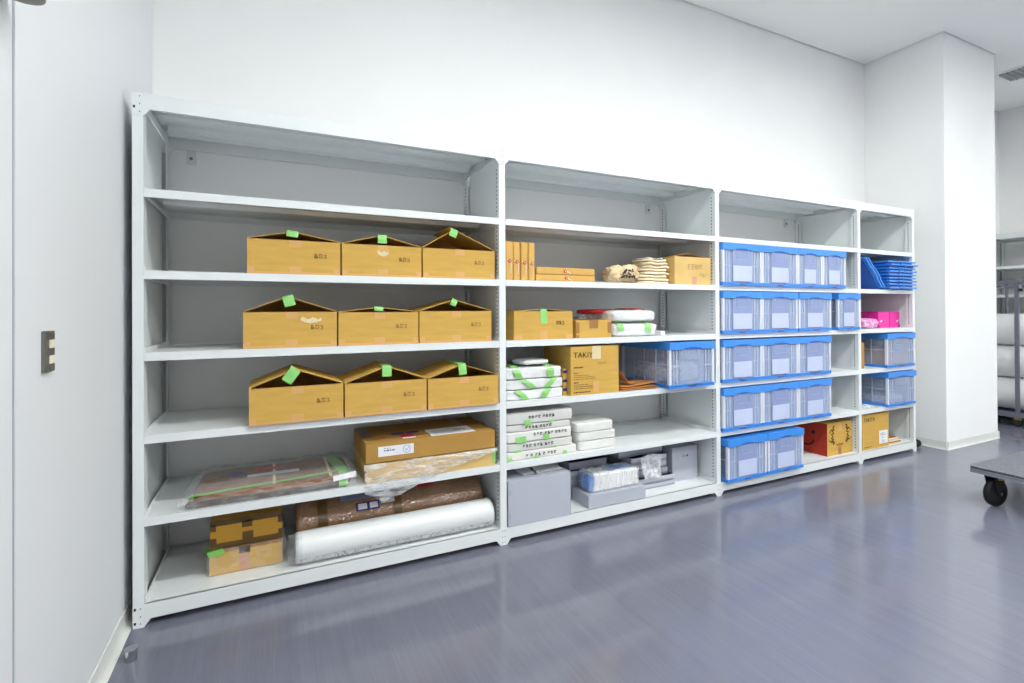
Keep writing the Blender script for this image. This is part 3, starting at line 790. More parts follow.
on_front(1.905, 1.975, z3+.062, z3+.119, 2.775, 'tape_brown_mid', t); on_front(1.80, 1.825, z3+.03, z3+.105, 2.775, 'tape_brown_mid', t)
on_front(2.052, 2.085, z3+.03, z3+.105, 2.775, 'tape_brown_mid', t); on_front(1.80, 1.825, z3, z3+.02, 2.775, 'tape_brown_mid', t)
B(1.90, 1.98, 2.775, 2.98, z3+.1195, z3+.1205).build('tape', 'tape_brown_mid', t)
t = thing('plastic_pack', 'lower clear-wrapped white pack with two green tape tabs', 'pack', (2.3, 2.9, z3), 'plastic-wrapped packs on the third level')
soft(2.108, 2.512, 2.782, 3.10, z3+.001, z3+.092, 26, 7, .006, 30, 4).build('wrapper', 'poly_white', t, smooth=True, weld=True)
for xx in (2.165, 2.405):
    strip([(xx, 2.83, z3+.096), (xx, 2.785, z3+.090), (xx+.002, 2.775, z3+.06), (xx+.002, 2.774, z3+.03 if xx > 2.3 else z3+.042)], .048, (1, 0, 0), 'tape_green', t, 'green_tape')
t = thing('plastic_pack', 'upper puffy clear-wrapped pack with red fabric showing on top', 'pack', (2.3, 2.9, z3+.096), 'plastic-wrapped packs on the third level')
soft(2.108, 2.522, 2.782, 3.14, z3+.099, z3+.186, 26, 4.5, .007, 26, 9).build('wrapper', 'poly_white', t, smooth=True, weld=True)
soft(2.00, 2.25, 2.90, 3.12, z3+.160, z3+.192, 10, 4, .006, 9, 2).build('red_cloth', 'red_fabric', t, smooth=True, weld=True)
soft(2.33, 2.47, 2.85, 3.10, z3+.168, z3+.199, 10, 4, .004, 9, 5).build('red_cloth', 'red_fabric', t, smooth=True, weld=True)
soft(1.97, 2.16, 2.985, 3.15, z3+.097, z3+.165, 10, 4, .006, 9, 6).build('wrapper', 'film_thick', t, smooth=True, weld=True)
tag(B(2.530, 2.572, 2.785, 3.0, z3+.0005, z3+.032).build('paper_pad', 'label_white', None, bevel=.002), 'thin white paper block beside the plastic-wrapped packs', 'paper')

# ------------------------------------------------------------------ second bay, fourth level
z4 = LEV[3]
PG = 'white plastic bags taped in green'
zz = z4+.001
rnd = random.Random(5)
for i, (x1_, h_, lab) in enumerate(((1.700, .062, 'bottom folded white plastic bag pack with green tape, beside lettered carton'),
                                    (1.705, .064, 'middle folded white plastic bag pack with green tape, beside lettered carton'),
                                    (1.690, .072, 'upper folded white plastic bag pack with two green tape bands'))):
    t = thing('bag_pack', lab, 'bag pack', (1.48, 2.9, zz), PG)
    soft(1.285, x1_, 2.775, 3.06, zz, zz+h_-.002, 18, 14, .004, 16, i*2+1).build('bag', 'poly_white', t, smooth=True, weld=True)
    for xx, lean in (((1.375, .035), (1.60, -.03)), ((1.43, .03), (1.60, -.03)), ((1.37, .012), (1.585, -.012)))[2-i] if False else (((1.39, .03), (1.565, -.02)), ((1.44, .04), (1.60, -.03)), ((1.36, .02), (1.60, .0)))[i]:
        top = i == 2
        pts = [(xx-lean, 2.768, zz+h_*.95), (xx, 2.762, zz+h_*.6), (xx+lean, 2.766, zz+h_*.08)]
        if top: pts = [(xx, 2.96, zz+h_+.009), (xx, 2.83, zz+h_+.009), (xx, 2.782, zz+h_-.004)]+pts[1:]
        strip(pts, .048, (1, 0, 0), 'tape_green', t, 'green_tape')
    zz += h_+.001
o = soft(1.41, 1.63, 2.80, 3.0, zz+.008, zz+.042, 12, 3.5, .009, 14, 21).build('plastic_bag', 'poly_white', None, smooth=True, weld=True)
tag(o, 'small loose folded white plastic bag on top of the bag stack', 'bag', PG)
zz = z4+.0005
for i in range(3):
    t = thing('small_box', 'small kraft box with a violet tab, %s of the stack behind the bags' % ('bottom', 'middle', 'top')[i], 'box', (1.70, 2.85, zz), 'small kraft boxes with violet tabs')
    B(1.712, 1.742, 2.80, 2.91, zz, zz+.058).build('body', 'card', t, bevel=.002)
    B(1.714, 1.743, 2.7985, 2.84, zz+.028, zz+.046).build('tab', 'label_blue', t)
    zz += .0585
t = plain_carton('lettered_carton', 'tall kraft carton with printed lettering and pale tape beside white bags', 1.745, 2.13, 2.757, 3.12, z4, z4+.320, 'card')
text('lettering', 'TAKIYA', .052, (1.765, 2.7555, z4+.246), FRONT, 'ink', t, .19)
on_front(1.912, 1.982, z4+.232, z4+.320, 2.757, 'tape_pale', t, 'pale_tape', .0022)
hand('handwriting', 'ghgg', (1.955, 2.7555, z4+.192), (1, 0, .05), (0, 0, 1), .019, .0022, 'ink_soft', t)
lines('print', (1.768, 2.7556, z4+.178), (1, 0, 0), (0, 0, 1), 1, .095, .02, .008, 'ink', t, 3)
lines('print', (1.768, 2.7556, z4+.143), (1, 0, 0), (0, 0, 1), 1, .04, .012, .006, 'ink', t, 4)
lines('print', (1.768, 2.7556, z4+.128), (1, 0, 0), (0, 0, 1), 3, .17, .0125, .004, 'ink_soft', t, 5)
lines('print', (1.768, 2.7556, z4+.080), (1, 0, 0), (0, 0, 1), 1, .045, .012, .007, 'ink', t, 6)
lines('print', (1.768, 2.7556, z4+.066), (1, 0, 0), (0, 0, 1), 3, .15, .0125, .005, 'ink_soft', t, 7)
lines('print', (1.768, 2.7556, z4+.016), (1, 0, 0), (0, 0, 1), 1, .17, .0125, .007, 'ink', t, 8)
on_front(1.92, 1.965, z4+.012, z4+.085, 2.757, 'tape_tan', t)
# kraft envelopes
EG = 'brown kraft envelopes'
for i in range(3):
    def fn(u, v, i=i):
        x = 2.145+.01*i+.33*u-.02*v*i; y = 2.752+.012*i+.22*v
        return Vector((x, y, z4+.002+.010*i+(.03 if i == 2 else .004)*max(0, u-.3)*(1-v*.6)+noise.noise(Vector((x*9, y*9, i)))*.004+.004))
    mb = MB(); mb.open = True
    tag(mb.grid(fn, 16, 10).build('envelope', 'kraft_paper', None, smooth=True, solid=.004), 'flat brown kraft envelope, %s of three beside the lettered carton' % ('bottom', 'middle', 'top')[i], 'envelope', EG)
def fn(u, v):
    a = PI*(.05+.95*u); y = 2.80+.13*v
    return Vector((2.142+.012*v+.16*u**1.3, y, z4+.046+.085*math.cos(a*.5)**1.2*(1-.35*v)+.018*math.sin(a*2)*(1-v)))
mb = MB(); mb.open = True
tag(mb.grid(fn, 16, 8).build('curled_envelope', 'kraft_paper', None, smooth=True, solid=.003), 'curled brown kraft envelope standing against the lettered carton', 'envelope', EG)

# ------------------------------------------------------------------ folding crates
KG = 'clear folding crates with blue lids'
def make_crate(W, Dp=.53, H=.325, clear=False):
    t = thing('folding_crate', 'clear folding crate with blue lid', 'crate', (0, 0, 0), KG)
    h = W/2; zl = H-.052; zb_ = .026
    # blue base with front grip
    mb = MB(); mb.box(-h, h, 0, Dp, 0, .016); mb.prism([(-h, .012), (h, .012), (h, zb_), (h*.3, zb_), (h*.25, .016), (-h*.25, .016), (-h*.3, zb_), (-h, zb_)], 0, .012)
    mb.box(-h, h, Dp-.012, Dp, .012, zb_); mb.box(-h, -h+.012, .012, Dp-.012, .012, zb_); mb.box(h-.012, h, .012, Dp-.012, .012, zb_)
    ba = mb.build('base', 'blue', t)
    B(-h*.16, h*.16, -.003, .001, .003, .014).build('grip', 'blue_dark', ba)
    # blue lid with stepped skirt over the pocket
    mb = MB()
    mb.prism([(-h, H), (h, H), (h, zl), (h*.42, zl), (h*.36, zl+.010), (h*.2, zl+.010), (h*.16, zl+.016), (-h*.16, zl+.016), (-h*.2, zl+.010), (-h*.36, zl+.010), (-h*.42, zl), (-h, zl)], -.006, .008)
    mb.box(-h, h, Dp-.008, Dp+.004, zl, H); mb.box(-h, -h+.008, .008, Dp-.008, zl, H); mb.box(h-.008, h, .008, Dp-.008, zl, H)
    li = mb.build('lid', 'blue', t)
    lt = MB()
    lt.box(-h+.008, -.001, .008, Dp-.008, H-.008, H-.002); lt.build('lid_leaf', 'blue', li)
    B(.001, h-.008, .008, Dp-.008, H-.008, H-.002).build('lid_leaf', 'blue', li)
    B(-h*.3, h*.3, -.002, .006, zl+.002, zl+.020).build('catch', 'blue_dark', li)
    i_ = h-.010
    B(-i_, i_, .010, .0125, zb_-.01, zl+.02).build('front_panel', 'clear_side' if clear else 'clear_wall', t)
    B(-i_, i_, Dp-.0125, Dp-.010, zb_-.01, zl+.02).build('back_panel', 'clear_side', t)
    for s in (-1, 1):
        x = s*(i_-.001); sp = B(min(x, x-s*.0025), max(x, x-s*.0025), .0125, Dp-.0125, zb_-.01, zl+.02).build('side_panel', 'clear_side', t)
        mb = MB(); xo = s*(h-.004)
        mb.box(min(xo, xo-s*.006), max(xo, xo-s*.006), .02, Dp-.02, H*.50, H*.50+.006)
        for yy in (.14, Dp*.5, Dp-.15): mb.box(min(xo, xo-s*.006), max(xo, xo-s*.006), yy, yy+.006, zb_, zl)
        mb.build('side_rib', 'clear_rib', sp)
        for yy in (.001, Dp-.021):
            B(s*h-(.022 if s > 0 else -.001), s*h-(.001 if s > 0 else -.022), yy, yy+.020, zb_-.006, zl+.004).build('corner_post', 'milky', t)
    for xx, ww in ((-h*.79, .006), (-h*.66, .010), (-h*.53, .004), (h*.52, .004), (h*.62, .010), (h*.76, .006)):
        B(xx-ww/2, xx+ww/2, .003, .010, zb_-.004, zl+.004).build('rib', 'clear_rib', t)
    B(-h+.02, -h*.52, .004, .009, H*.465, H*.485).build('hinge', 'clear_rib', t); B(h*.52, h-.02, .004, .009, H*.465, H*.485).build('hinge', 'clear_rib', t)
    po = B(-h*.49, h*.49, .002, .0045, zb_+.004, zl+.012).build('card_pocket', 'clear_side' if clear else 'pocket', t)
    if not clear: B(-h*.47, h*.47, .0005, .0018, zb_+.008, H*.475).build('card', 'pocket_card', po)
    mb = MB(); k = .003
    for a, b in ((-h*.3, -h*.3+k), (h*.3-k, h*.3)): mb.box(a, b, -.0005, .002, H*.62, zl)
    mb.box(-h*.3, h*.3, -.0005, .002, H*.62, H*.62+k); mb.build('tab', 'clear_rib', po)
    return t
cr44 = make_crate(.436); cr33 = make_crate(.326); cr48 = make_crate(.478, clear=True); cr44c = make_crate(.436, clear=True)
first = {}
def put_crate(kind, x, y, z, label):
    o = kind if kind.name not in first else copy_tree(kind)
    first[kind.name] = 1
    return place(o, (x, y, z+.0005), 0, label, KG)
rows = ((LEV[1], 'highest'), (LEV[2], 'second'), (LEV[3], 'third'), (LEV[4], 'fourth'))
pos = ('left', 'middle', 'right')
for r_, (z, nm) in enumerate(rows):
    if r_ == 0: sp = ((3.299, cr44), (3.737, cr44), (4.120, cr33), (4.448, cr33)); nn = ('leftmost wide', 'second wide', 'third, narrow', 'rightmost narrow')
    elif r_ == 1: sp = ((3.299, cr44), (3.737, cr44), (4.186, cr44), (4.66, cr33)); nn = ('leftmost', 'second', 'third', 'rightmost narrow')
    else: sp = ((3.299, cr44), (3.737, cr44), (4.176, cr44)); nn = pos
    for k, (x, kd) in enumerate(sp):
        dz = .0
        put_crate(kd, x, 2.722 if r_ else 2.720, z, 'blue-lidded clear crate, %s in the %s crate row of the third bay' % (nn[k], nm))
put_crate(cr44, 3.318, 2.700, zb0, 'blue-lidded clear crate, left of two on the bottom shelf of third bay')
put_crate(cr44, 3.770, 2.704, zb0, 'blue-lidded clear crate beside the red-sided carton on the bottom shelf')
put_crate(cr44c, 2.728, 2.682, z4, 'blue-lidded clear crate of plastic bags at the right of second bay')
put_crate(cr48, 5.480, 2.722, z4, 'blue-lidded clear crate with a brown box inside, in the narrow bay')
put_crate(cr48, 5.478, 2.716, z5, 'blue-lidded clear crate with loose plastic, lower one in the narrow bay')
# contents seen through the walls
tag(soft(2.54, 2.91, 2.75, 3.14, z4+.020, z4+.18, 14, 4, .025, 9, 31).build('plastic_bags', 'film_thick', None, smooth=True, weld=True), 'crumpled clear plastic bags inside the second bay crate', 'bag')
t = thing('inner_box', 'brown box with blue marks inside the upper crate of narrow bay', 'box', (5.48, 2.95, z4+.017))
B(5.29, 5.67, 2.752, 3.18, z4+.018, z4+.17).build('body', 'card_dark', t, bevel=.002)
B(5.2895, 5.29, 2.93, 3.0, z4+.09, z4+.12).build('blue_label', 'blue', t)
B(5.38, 5.56, 2.7515, 2.752, z4+.135, z4+.165).build('blue_label', 'blue', t)
tag(soft(5.30, 5.66, 2.76, 3.18, z5+.018, z5+.09, 12, 3, .02, 9, 33).build('plastic_bags', 'film_thick', None, smooth=True, weld=True), 'crumpled clear plastic inside the lower crate of the narrow bay', 'bag')
tag(B(4.925, 5.02, 2.80, 3.1, z4+.001, z4+.245).build('folded_board', 'card_dark', None, bevel=.002), 'brown board standing left of the upper crate in the narrow bay', 'board')
mb = MB(); mb.open = True
def fn(u, v):
    x = 4.945+.28*u; y = 2.765+.2*v
    return Vector((x, y, z5+.004+abs(noise.noise(Vector((x*12, y*12, 0))))*.08*(1-u)))
tag(mb.grid(fn, 20, 14).build('plastic_sheet', 'film_thick', None, smooth=True), 'crumpled clear plastic sheet left of the lower crate', 'plastic sheet')

# ------------------------------------------------------------------ second bay, fifth level
def parcel(x0, x1, y0, y1, z0, z1, label, m, seed, script=None, greens=(), sg='white paper-wrapped packs', tilt=0):
    t = thing('paper_pack', label, 'paper pack', ((x0+x1)/2, (y0+y1)/2, z0), sg)
    soft(x0, x1, y0, y1, z0, z1, 14, 16, .0025, 10, seed).build('wrapper', m, t, smooth=True, weld=True)
    if script:
        s, xs_, zf = script
        hand('handwriting', s, (xs_, y0-.004, z0+(z1-z0)*zf), (1, 0, tilt), (0, 0, 1), .020, .0034, 'ink', t, 1.15)
    for gx, gw, ga, gb in greens:
        strip([(gx, y0-.0035, z0+(z1-z0)*gb), (gx+.006, y0-.005, z0+(z1-z0)*ga)], gw, (1, 0, .05), 'tape_green', t, 'green_tape')
    return t
zz = z5+.001
S = [(1.805, .050, 'g h ga e ghe', 1.42, .25, [(1.305, .035, .12, .45), (1.49, .04, .1, .3), (1.70, .03, .1, .45)], 'bottom'),
     (1.775, .055, 'ghe hga age', 1.40, .38, [(1.36, .045, -.05, .2), (1.63, .02, .0, .2)], 'second'),
     (1.765, .066, 'hge gag ehgh', 1.475, .5, [(1.385, .07, .0, .55), (1.565, .042, .05, .6)], 'third'),
     (1.760, .042, 'ghha ehge', 1.42, .3, [], 'fourth'),
     (1.775, .076, 'ehge ghea', 1.44, .42, [(1.43, .045, -.05, .35), (1.60, .035, -.02, .2)], 'topmost')]
for i, (x1_, h_, sc, xs_, zf, gr, nm) in enumerate(S):
    parcel(1.285, x1_, 2.772+.004*(i % 2), 3.09, zz, zz+h_, 'white wrapped pack with hand lettering, %s of the lettered stack' % nm if i in (0, 4) else 'white wrapped pack with hand lettering, %s from the bottom of the stack' % nm,
           ('paper_white', 'paper_grey', 'paper_white', 'paper_grey', 'paper_grey')[i], i*3+1, (sc, xs_, zf), gr)
    zz += h_+.0012
zz = z5+.001
for i, (a, b, h_, nm) in enumerate(((1.818, 2.118, .058, 'bottom'), (1.812, 2.118, .058, 'middle'), (1.800, 2.098, .062, 'top'))):
    parcel(a, b, 2.775, 3.05, zz, zz+h_, 'small plain white pack, %s of three in the right stack' % nm, 'paper_white', 40+i, None, (), 'small white packs'); zz += h_+.0008

# ------------------------------------------------------------------ second bay, bottom level: grey boxes
GG = 'grey archive boxes'
t = thing('grey_box', 'large grey archive box with folded sheets on its lid', 'box', (1.5, 2.95, zb0), GG)
B(1.283, 1.728, 2.738, 3.12, zb0+.0005, zb0+.278).build('body', 'greyboard', t, bevel=.002)
for z in (zb0+.05, zb0+.19): B(1.294, 1.299, 2.7372, 2.739, z, z+.035).build('slit', 'greyboard_dark', t)
for k_, (a, b, y0_, y1_, za_, zb2) in enumerate(((1.36, 1.50, 2.80, 3.08, .281, .315), (1.515, 1.70, 2.79, 3.05, .281, .335))):
    mb = MB(); mb.open = True
    mb.add([(a+.06*(1-k_), y0_, zb0+za_), (b, y0_+.01, zb0+za_), (b-.01, y1_, zb0+zb2), (a, y1_, zb0+zb2)], [(0, 1, 2, 3)])
    tag(mb.build('grey_sheet', 'sheet_grey', None, solid=.003), 'loose grey cardboard sheet on the large archive box, %s one' % ('left', 'right')[k_], 'cardboard sheet')
t = thing('grey_tray_box', 'shallow grey lidded box at the front edge of bottom shelf', 'box', (2.12, 2.86, zb0), GG)
B(1.880, 2.362, 2.762, 2.965, zb0+.0005, zb0+.084).build('lid', 'greyboard', t, bevel=.002)
t = thing('wrapped_pack', 'clear-wrapped white pack with blue end on the shallow grey box', 'pack', (2.1, 2.86, zb0+.085))
soft(1.905, 2.340, 2.785, 2.95, zb0+.0855, zb0+.212, 14, 9, .006, 11, 12).build('wrapper', 'film_pack', t, smooth=True, weld=True)
B(1.952, 2.325, 2.798, 2.935, zb0+.088, zb0+.202).build('towels', 'cloth_white', t, bevel=.008)
B(1.914, 1.951, 2.796, 2.93, zb0+.090, zb0+.198).build('blue_end', 'blue', t, bevel=.014)
B(2.10, 2.30, 2.83, 2.93, zb0+.2025, zb0+.205).build('blue_band', 'blue', t)
zz = zb0+.0005
for i, (a, b, y0, h_) in enumerate(((1.88, 2.22, 2.985, .062), (1.86, 2.23, 2.98, .062), (1.87, 2.225, 2.975, .060), (1.885, 2.20, 3.0, .052))):
    t = thing('flat_grey_box', 'flat grey box, %s of the left stack behind the shallow box' % ('lowest', 'second', 'third', 'topmost')[i], 'box', ((a+b)/2, 3.1, zz), GG)
    B(a, b, y0, 3.30, zz, zz+h_).build('body', 'greyboard_dark' if i == 2 else 'greyboard', t, bevel=.002)
    B(a-.001, b+.001, y0-.001, 3.301, zz+h_*.55, zz+h_).build('lid', 'greyboard', t); zz += h_+.0005
zz = zb0+.0005
for i, (a, b, y0, h_) in enumerate(((2.38, 2.738, 2.875, .035), (2.37, 2.728, 2.880, .042), (2.36, 2.700, 2.910, .05), (2.36, 2.692, 2.915, .05), (2.36, 2.694, 2.915, .048), (2.28, 2.690, 2.960, .045))):
    t = thing('flat_grey_box', 'flat grey box in the stack beside the file box, %s from the bottom' % ('first', 'second', 'third', 'fourth', 'fifth', 'sixth')[i], 'box', ((a+b)/2, 3.1, zz), GG)
    B(a, b, y0, 3.28, zz, zz+h_).build('body', 'greyboard_dark', t, bevel=.002)
    B(a-.001, b+.001, y0-.001, 3.281, zz+h_*.35, zz+h_).build('lid', 'greyboard', t); zz += h_+.0005
t = thing('file_box', 'upright grey file box with a slot handle beside the stack', 'box', (2.97, 3.1, zb0), GG)
B(2.745, 3.005, 2.908, 3.25, zb0+.0005, zb0+.258).build('body', 'greyboard', t, bevel=.002)
B(2.845, 2.905, 2.9072, 2.9085, zb0+.180, zb0+.195).build('handle_slot', 'greyboard_dark', t)
B(2.892, 2.905, 2.9068, 2.9085, zb0+.181, zb0+.194).build('slot_end', 'slot_black', t)
def fn(u, v):
    x = 2.385+.19*u+.04*v*(1-u); z = zb0+.262-.165*v
    q = Vector((x*7, z*7, 1))
    return Vector((x+noise.noise(q*2)*.03, 2.848-.012*v+noise.noise(q)*.025+noise.noise(q*3)*.012, z+noise.noise(q*1.7)*.02))
mb = MB(); mb.open = True
tag(mb.grid(fn, 26, 22).build('plastic_bag', 'film_thick', None, smooth=True), 'crumpled clear plastic bag draped over the flat grey boxes', 'bag')

# ------------------------------------------------------------------ third bay bottom: red-sided carton
t = plain_carton('red_sided_carton', 'kraft carton with red smiling side and dark doodles on its front', 4.455, 4.822, 2.800, 3.18, zb0, zb0+.292, 'card', top_seam=False)
B(4.4538, 4.4549, 2.801, 3.179, zb0+.002, zb0+.29).build('red_side', 'red_print', t)
s = MB(); s.open = True; X = 4.4530
for yy in (2.925, 3.07):
    s.add([(X, yy+.018*math.cos(k*PI/8), zb0+.195+.018*math.sin(k*PI/8)) for k in range(16)], [tuple(range(16))])
s.ribbon([(X, 2.998+.075*math.cos(PI+PI*k/14), zb0+.125+.055*math.sin(PI+PI*k/14)) for k in range(15)], .014, (1, 0, 0))
s.build('smile', 'black', t)
Y = 2.7987
def wig(cx, sg):
    mb = MB(); mb.open = True; n = (0, -1, 0)
    P = [(.055, .255), (.035, .245), (.05, .225), (.03, .215), (.045, .195), (.022, .188), (.04, .165), (.02, .155), (.045, .14), (.03, .125), (.055, .118), (.04, .10)]
    mb.ribbon([(cx+sg*(p-.04)*1.4, Y, zb0+q*1.05-.005) for p, q in P], .009, n)
    mb.ribbon([(cx-sg*.05, Y, zb0+.205), (cx-sg*.03, Y, zb0+.235), (cx-sg*.012, Y, zb0+.22), (cx+sg*.005, Y, zb0+.262)], .009, n)
    mb.ribbon([(cx-sg*.055, Y, zb0+.14), (cx-sg*.03, Y, zb0+.12), (cx-sg*.02, Y, zb0+.14), (cx+sg*.0, Y, zb0+.105)], .009, n)
    return mb.build('doodle', 'ink_brown', t)
wig(4.540, 1); wig(4.740, -1)
mb = MB(); mb.open = True
mb.ribbon([(4.585+.10*k/16, Y, zb0+.092+.010*math.sin(k*2.1)) for k in range(17)], .004, (0, -1, 0)); mb.build('doodle', 'ink_brown', t)
mb = MB(); mb.open = True
mb.ribbon([(4.56, Y, zb0+.064), (4.635, Y, zb0+.066), (4.725, Y, zb0+.07)], .006, (0, -1, 0)); mb.build('underline', 'orange', t)
on_front(4.612, 4.657, zb0, zb0+.075, 2.800, 'tape_brown_mid', t); on_front(4.615, 4.66, zb0+.21, zb0+.29, 2.800, 'tape_tan', t)

# ------------------------------------------------------------------ narrow bay
z2 = LEV[1]
t = plain_carton('labelled_carton', 'kraft carton with white paper label at the bottom of the narrow bay', 4.93, 5.355, 2.772, 3.15, zb0, zb0+.327, 'card')
text('lettering', 'TAKIYA', .052, (4.95, 2.7705, zb0+.262), FRONT, 'ink', t, .175)
lb = on_front(5.195, 5.335, zb0+.035, zb0+.158, 2.772, 'label_white', t, 'paper_label', .0012)
lines('print', (5.215, 2.7703, zb0+.13), (1, 0, 0), (0, 0, 1), 2, .09, .016, .006, 'ink_grey', lb, 31)
lines('print', (5.235, 2.7703, zb0+.09), (1, 0, 0), (0, 0, 1), 1, .05, .016, .007, 'ink_grey', lb, 32)
lines('print', (5.24, 2.7703, zb0+.062), (1, 0, 0), (0, 0, 1), 2, .045, .012, .005, 'ink_grey', lb, 33)
lines('print', (4.95, 2.7705, zb0+.022), (1, 0, 0), (0, 0, 1), 1, .17, .01, .006, 'ink', t, 34)
zz = zb0+.0008
for i, m_ in enumerate(('card_pale', 'kraft', 'paper_white', 'card_pale', 'paper_white', 'kraft')):
    dx = [0, .02, -.005, .012, -.01, -.03][i]
    mb = B(5.40+dx, 5.60+dx*.6, 2.79+.006*i, 2.99, zz, zz+.0085)
    tag(mb.build('paper_sheaf', m_, None, bevel=.001), 'thin sheaf of %s in the low stack beside the labelled carton, %s' % ('white paper' if m_ == 'paper_white' else 'brown paper', ('lowest', 'second', 'third', 'fourth', 'fifth', 'topmost')[i]), 'paper', 'paper sheaves in the narrow bay')
    zz += .0088
# folded crates
FGp = 'folded blue crates in the narrow bay'
def folded(W=.458, Dp=.53, H=.030):
    t = thing('folded_crate', 'folded blue crate lying flat', 'crate', (0, 0, 0), FGp)
    h = W/2
    MB().box(-h+.015, h-.015, .03, Dp-.03, 0, .010).build('base', 'blue_dark', t)
    mb = MB(); mb.box(-h, h, 0, Dp, .0105, H-.005); mb.box(-h*.35, h*.35, -.006, .001, .014, H-.003); mb.box(-h+.03, h-.03, .02, Dp-.02, H-.005, H-.001); mb.build('lid', 'blue', t)
    B(-.012, .012, -.004, .004, .002, .010).build('catch', 'blue', t)
    return t
fp = folded(); zz = z2+.001; nm = ('lowest', 'second', 'third', 'fourth', 'fifth', 'sixth', 'seventh', 'eighth', 'topmost')
for i in range(9):
    o = fp if i == 0 else copy_tree(fp)
    place(o, (5.488+[0, .004, -.004, .005, -.006, .004, .002, .006, -.004][i], 2.700+[0, .006, 0, .01, .004, 0, .012, -.012, .01][i], zz), [0, .004, -.004, .0, .006, -.004, .004, .005, -.004][i],
          'folded blue crate lying flat, %s of the blue pile' % (nm[i] if i in (0, 8) else nm[i]+' from the bottom'), FGp)
    zz += .0312
for i in range(2):
    o = copy_tree(fp)
    place(o, (5.215+.048*i, 2.73-.0*i, z2+.002), 0, 'folded blue crate leaning on the post, %s of the two leaning ones' % ('left' if i == 0 else 'right'), FGp)
    M = Matrix.Translation((5.170+.044*i, 2.725, z2+.004)) @ Matrix.Rotation(math.radians(46), 4, 'Y') @ Matrix.Translation((-.190, 0, 0))
    o.rotation_euler = (0, math.radians(46), 0); o.location = M.translation; o.scale = (.83, 1, 1)
# pink boxes
for i, (a, b) in enumerate(((5.345, 5.532), (5.536, 5.716))):
    t = thing('pink_box', 'glossy pink box, %s of two side by side in the narrow bay' % ('left' if i == 0 else 'right'), 'box', ((a+b)/2, 3.0, z3), 'pink boxes')
    B(a, b, 2.852, 3.22, z3+.0005, z3+.16).build('body', 'pink', t, bevel=.004)
    cx = a+.045 if i == 0 else b-.045
    mb = MB(); mb.open = True; mb.add([(cx-.02, 2.8505, z3+.055), (cx+.016, 2.8505, z3+.06), (cx+.022, 2.8505, z3+.08), (cx-.012, 2.8505, z3+.072)], [(0, 1, 2, 3)]); mb.build('silver_mark', 'label_white', t)
    c2 = a if i == 0 else b-.035
    mb = MB(); mb.open = True; mb.add([(c2, 2.8506, z3+.004), (c2+.035, 2.8506, z3+.004), (c2+(.0 if i == 0 else .035), 2.8506, z3+.035)], [(0, 1, 2)]); mb.build('corner_print', 'label_blue', t)
tag(soft(5.02, 5.24, 2.775, 2.95, z3+.001, z3+.095, 12, 3.5, .016, 14, 51).build('gift_bag', 'pink_print', None, smooth=True, weld=True), 'crumpled pink patterned bag in front of the pink boxes', 'bag')
tag(soft(4.90, 5.018, 2.80, 2.98, z3+.001, z3+.06, 10, 3.5, .012, 14, 52).build('gift_bag', 'violet_print', None, smooth=True, weld=True), 'small violet patterned bag by the post in the narrow bay', 'bag')

# ------------------------------------------------------------------ left wall items
t = thing('wall_switch', 'grey metal wall plate with two ivory sockets on the left wall', 'switch', (XL, 1.925, 1.236))
B(XL+.0005, XL+.011, 1.880, 1.948, 1.236, 1.356).build('plate', 'switch_plate', t, bevel=.0015)
for zc in (1.318, 1.272): B(XL+.0113, XL+.016, 1.902, 1.934, zc-.012, zc+.012).build('socket', 'ivory', t, bevel=.001)
for zc in (1.348, 1.246): MB().tube((XL+.0111, 1.916, zc), (XL+.0125, 1.916, zc), .003, 8).build('screw', 'steel', t)
t = thing('wall_sensor', 'round grey device on the left wall, cut by the top edge', 'sensor', (XL, 1.66, 2.23))
MB().tube((-.553, 1.615, 2.188), (-.553, 1.615, 2.238), .046, 32).build('body', 'fixture_grey', t, smooth=False)
B(XL+.0005, -.575, 1.585, 1.645, 2.198, 2.27).build('mount', 'lamp_housing', t)
t = thing('door_stop', 'small cylindrical metal stop on the floor by the left wall', 'door stop', (-.520, 2.503, 0))
MB().tube((-.520, 2.503, .0003), (-.520, 2.503, .046), .020, 24).build('body', 'chrome', t, smooth=False)
MB().tube((-.520, 2.503, .0462), (-.520, 2.503, .050), .0225, 24).build('cap', 'alu', t)
tag(soft(5.945, 6.01, 2.80, 2.88, .0005, .075, 8, 2.5, .004, 20, 3).build('rubber_stopper', 'rubber', None, smooth=True, weld=True), 'small black rubber object on the floor between rack and column', 'stopper')

# ------------------------------------------------------------------ ceiling vent
t = thing('ceiling_vent', 'square grid air vent in the ceiling right of the column', 'vent', (7.96, 2.55, HC))
vx0, vx1, vy0, vy1 = 7.775, 8.135, 2.30, 2.83
B(vx0, vx1, vy0, vy1, HC-.004, HC-.001).build('backing', 'vent_dark', t)
fr = MB(); k = .018
fr.box(vx0-k, vx1+k, vy0-k, vy0, HC-.014, HC-.0005); fr.box(vx0-k, vx1+k, vy1, vy1+k, HC-.014, HC-.0005); fr.box(vx0-k, vx0, vy0, vy1, HC-.014, HC-.0005); fr.box(vx1, vx1+k, vy0, vy1, HC-.014, HC-.0005)
fr.build('frame', 'ceiling', t)
n = 7
for i in range(1, n):
    x = vx0+(vx1-vx0)*i/n; B(x-.007, x+.007, vy0, vy1, HC-.020, HC-.005).build('slat', 'vent_grey', t)
n = 10
for i in range(1, n):
    y = vy0+(vy1-vy0)*i/n; B(vx0, vx1, y-.007, y+.007, HC-.019, HC-.006).build('slat', 'vent_grey', t)

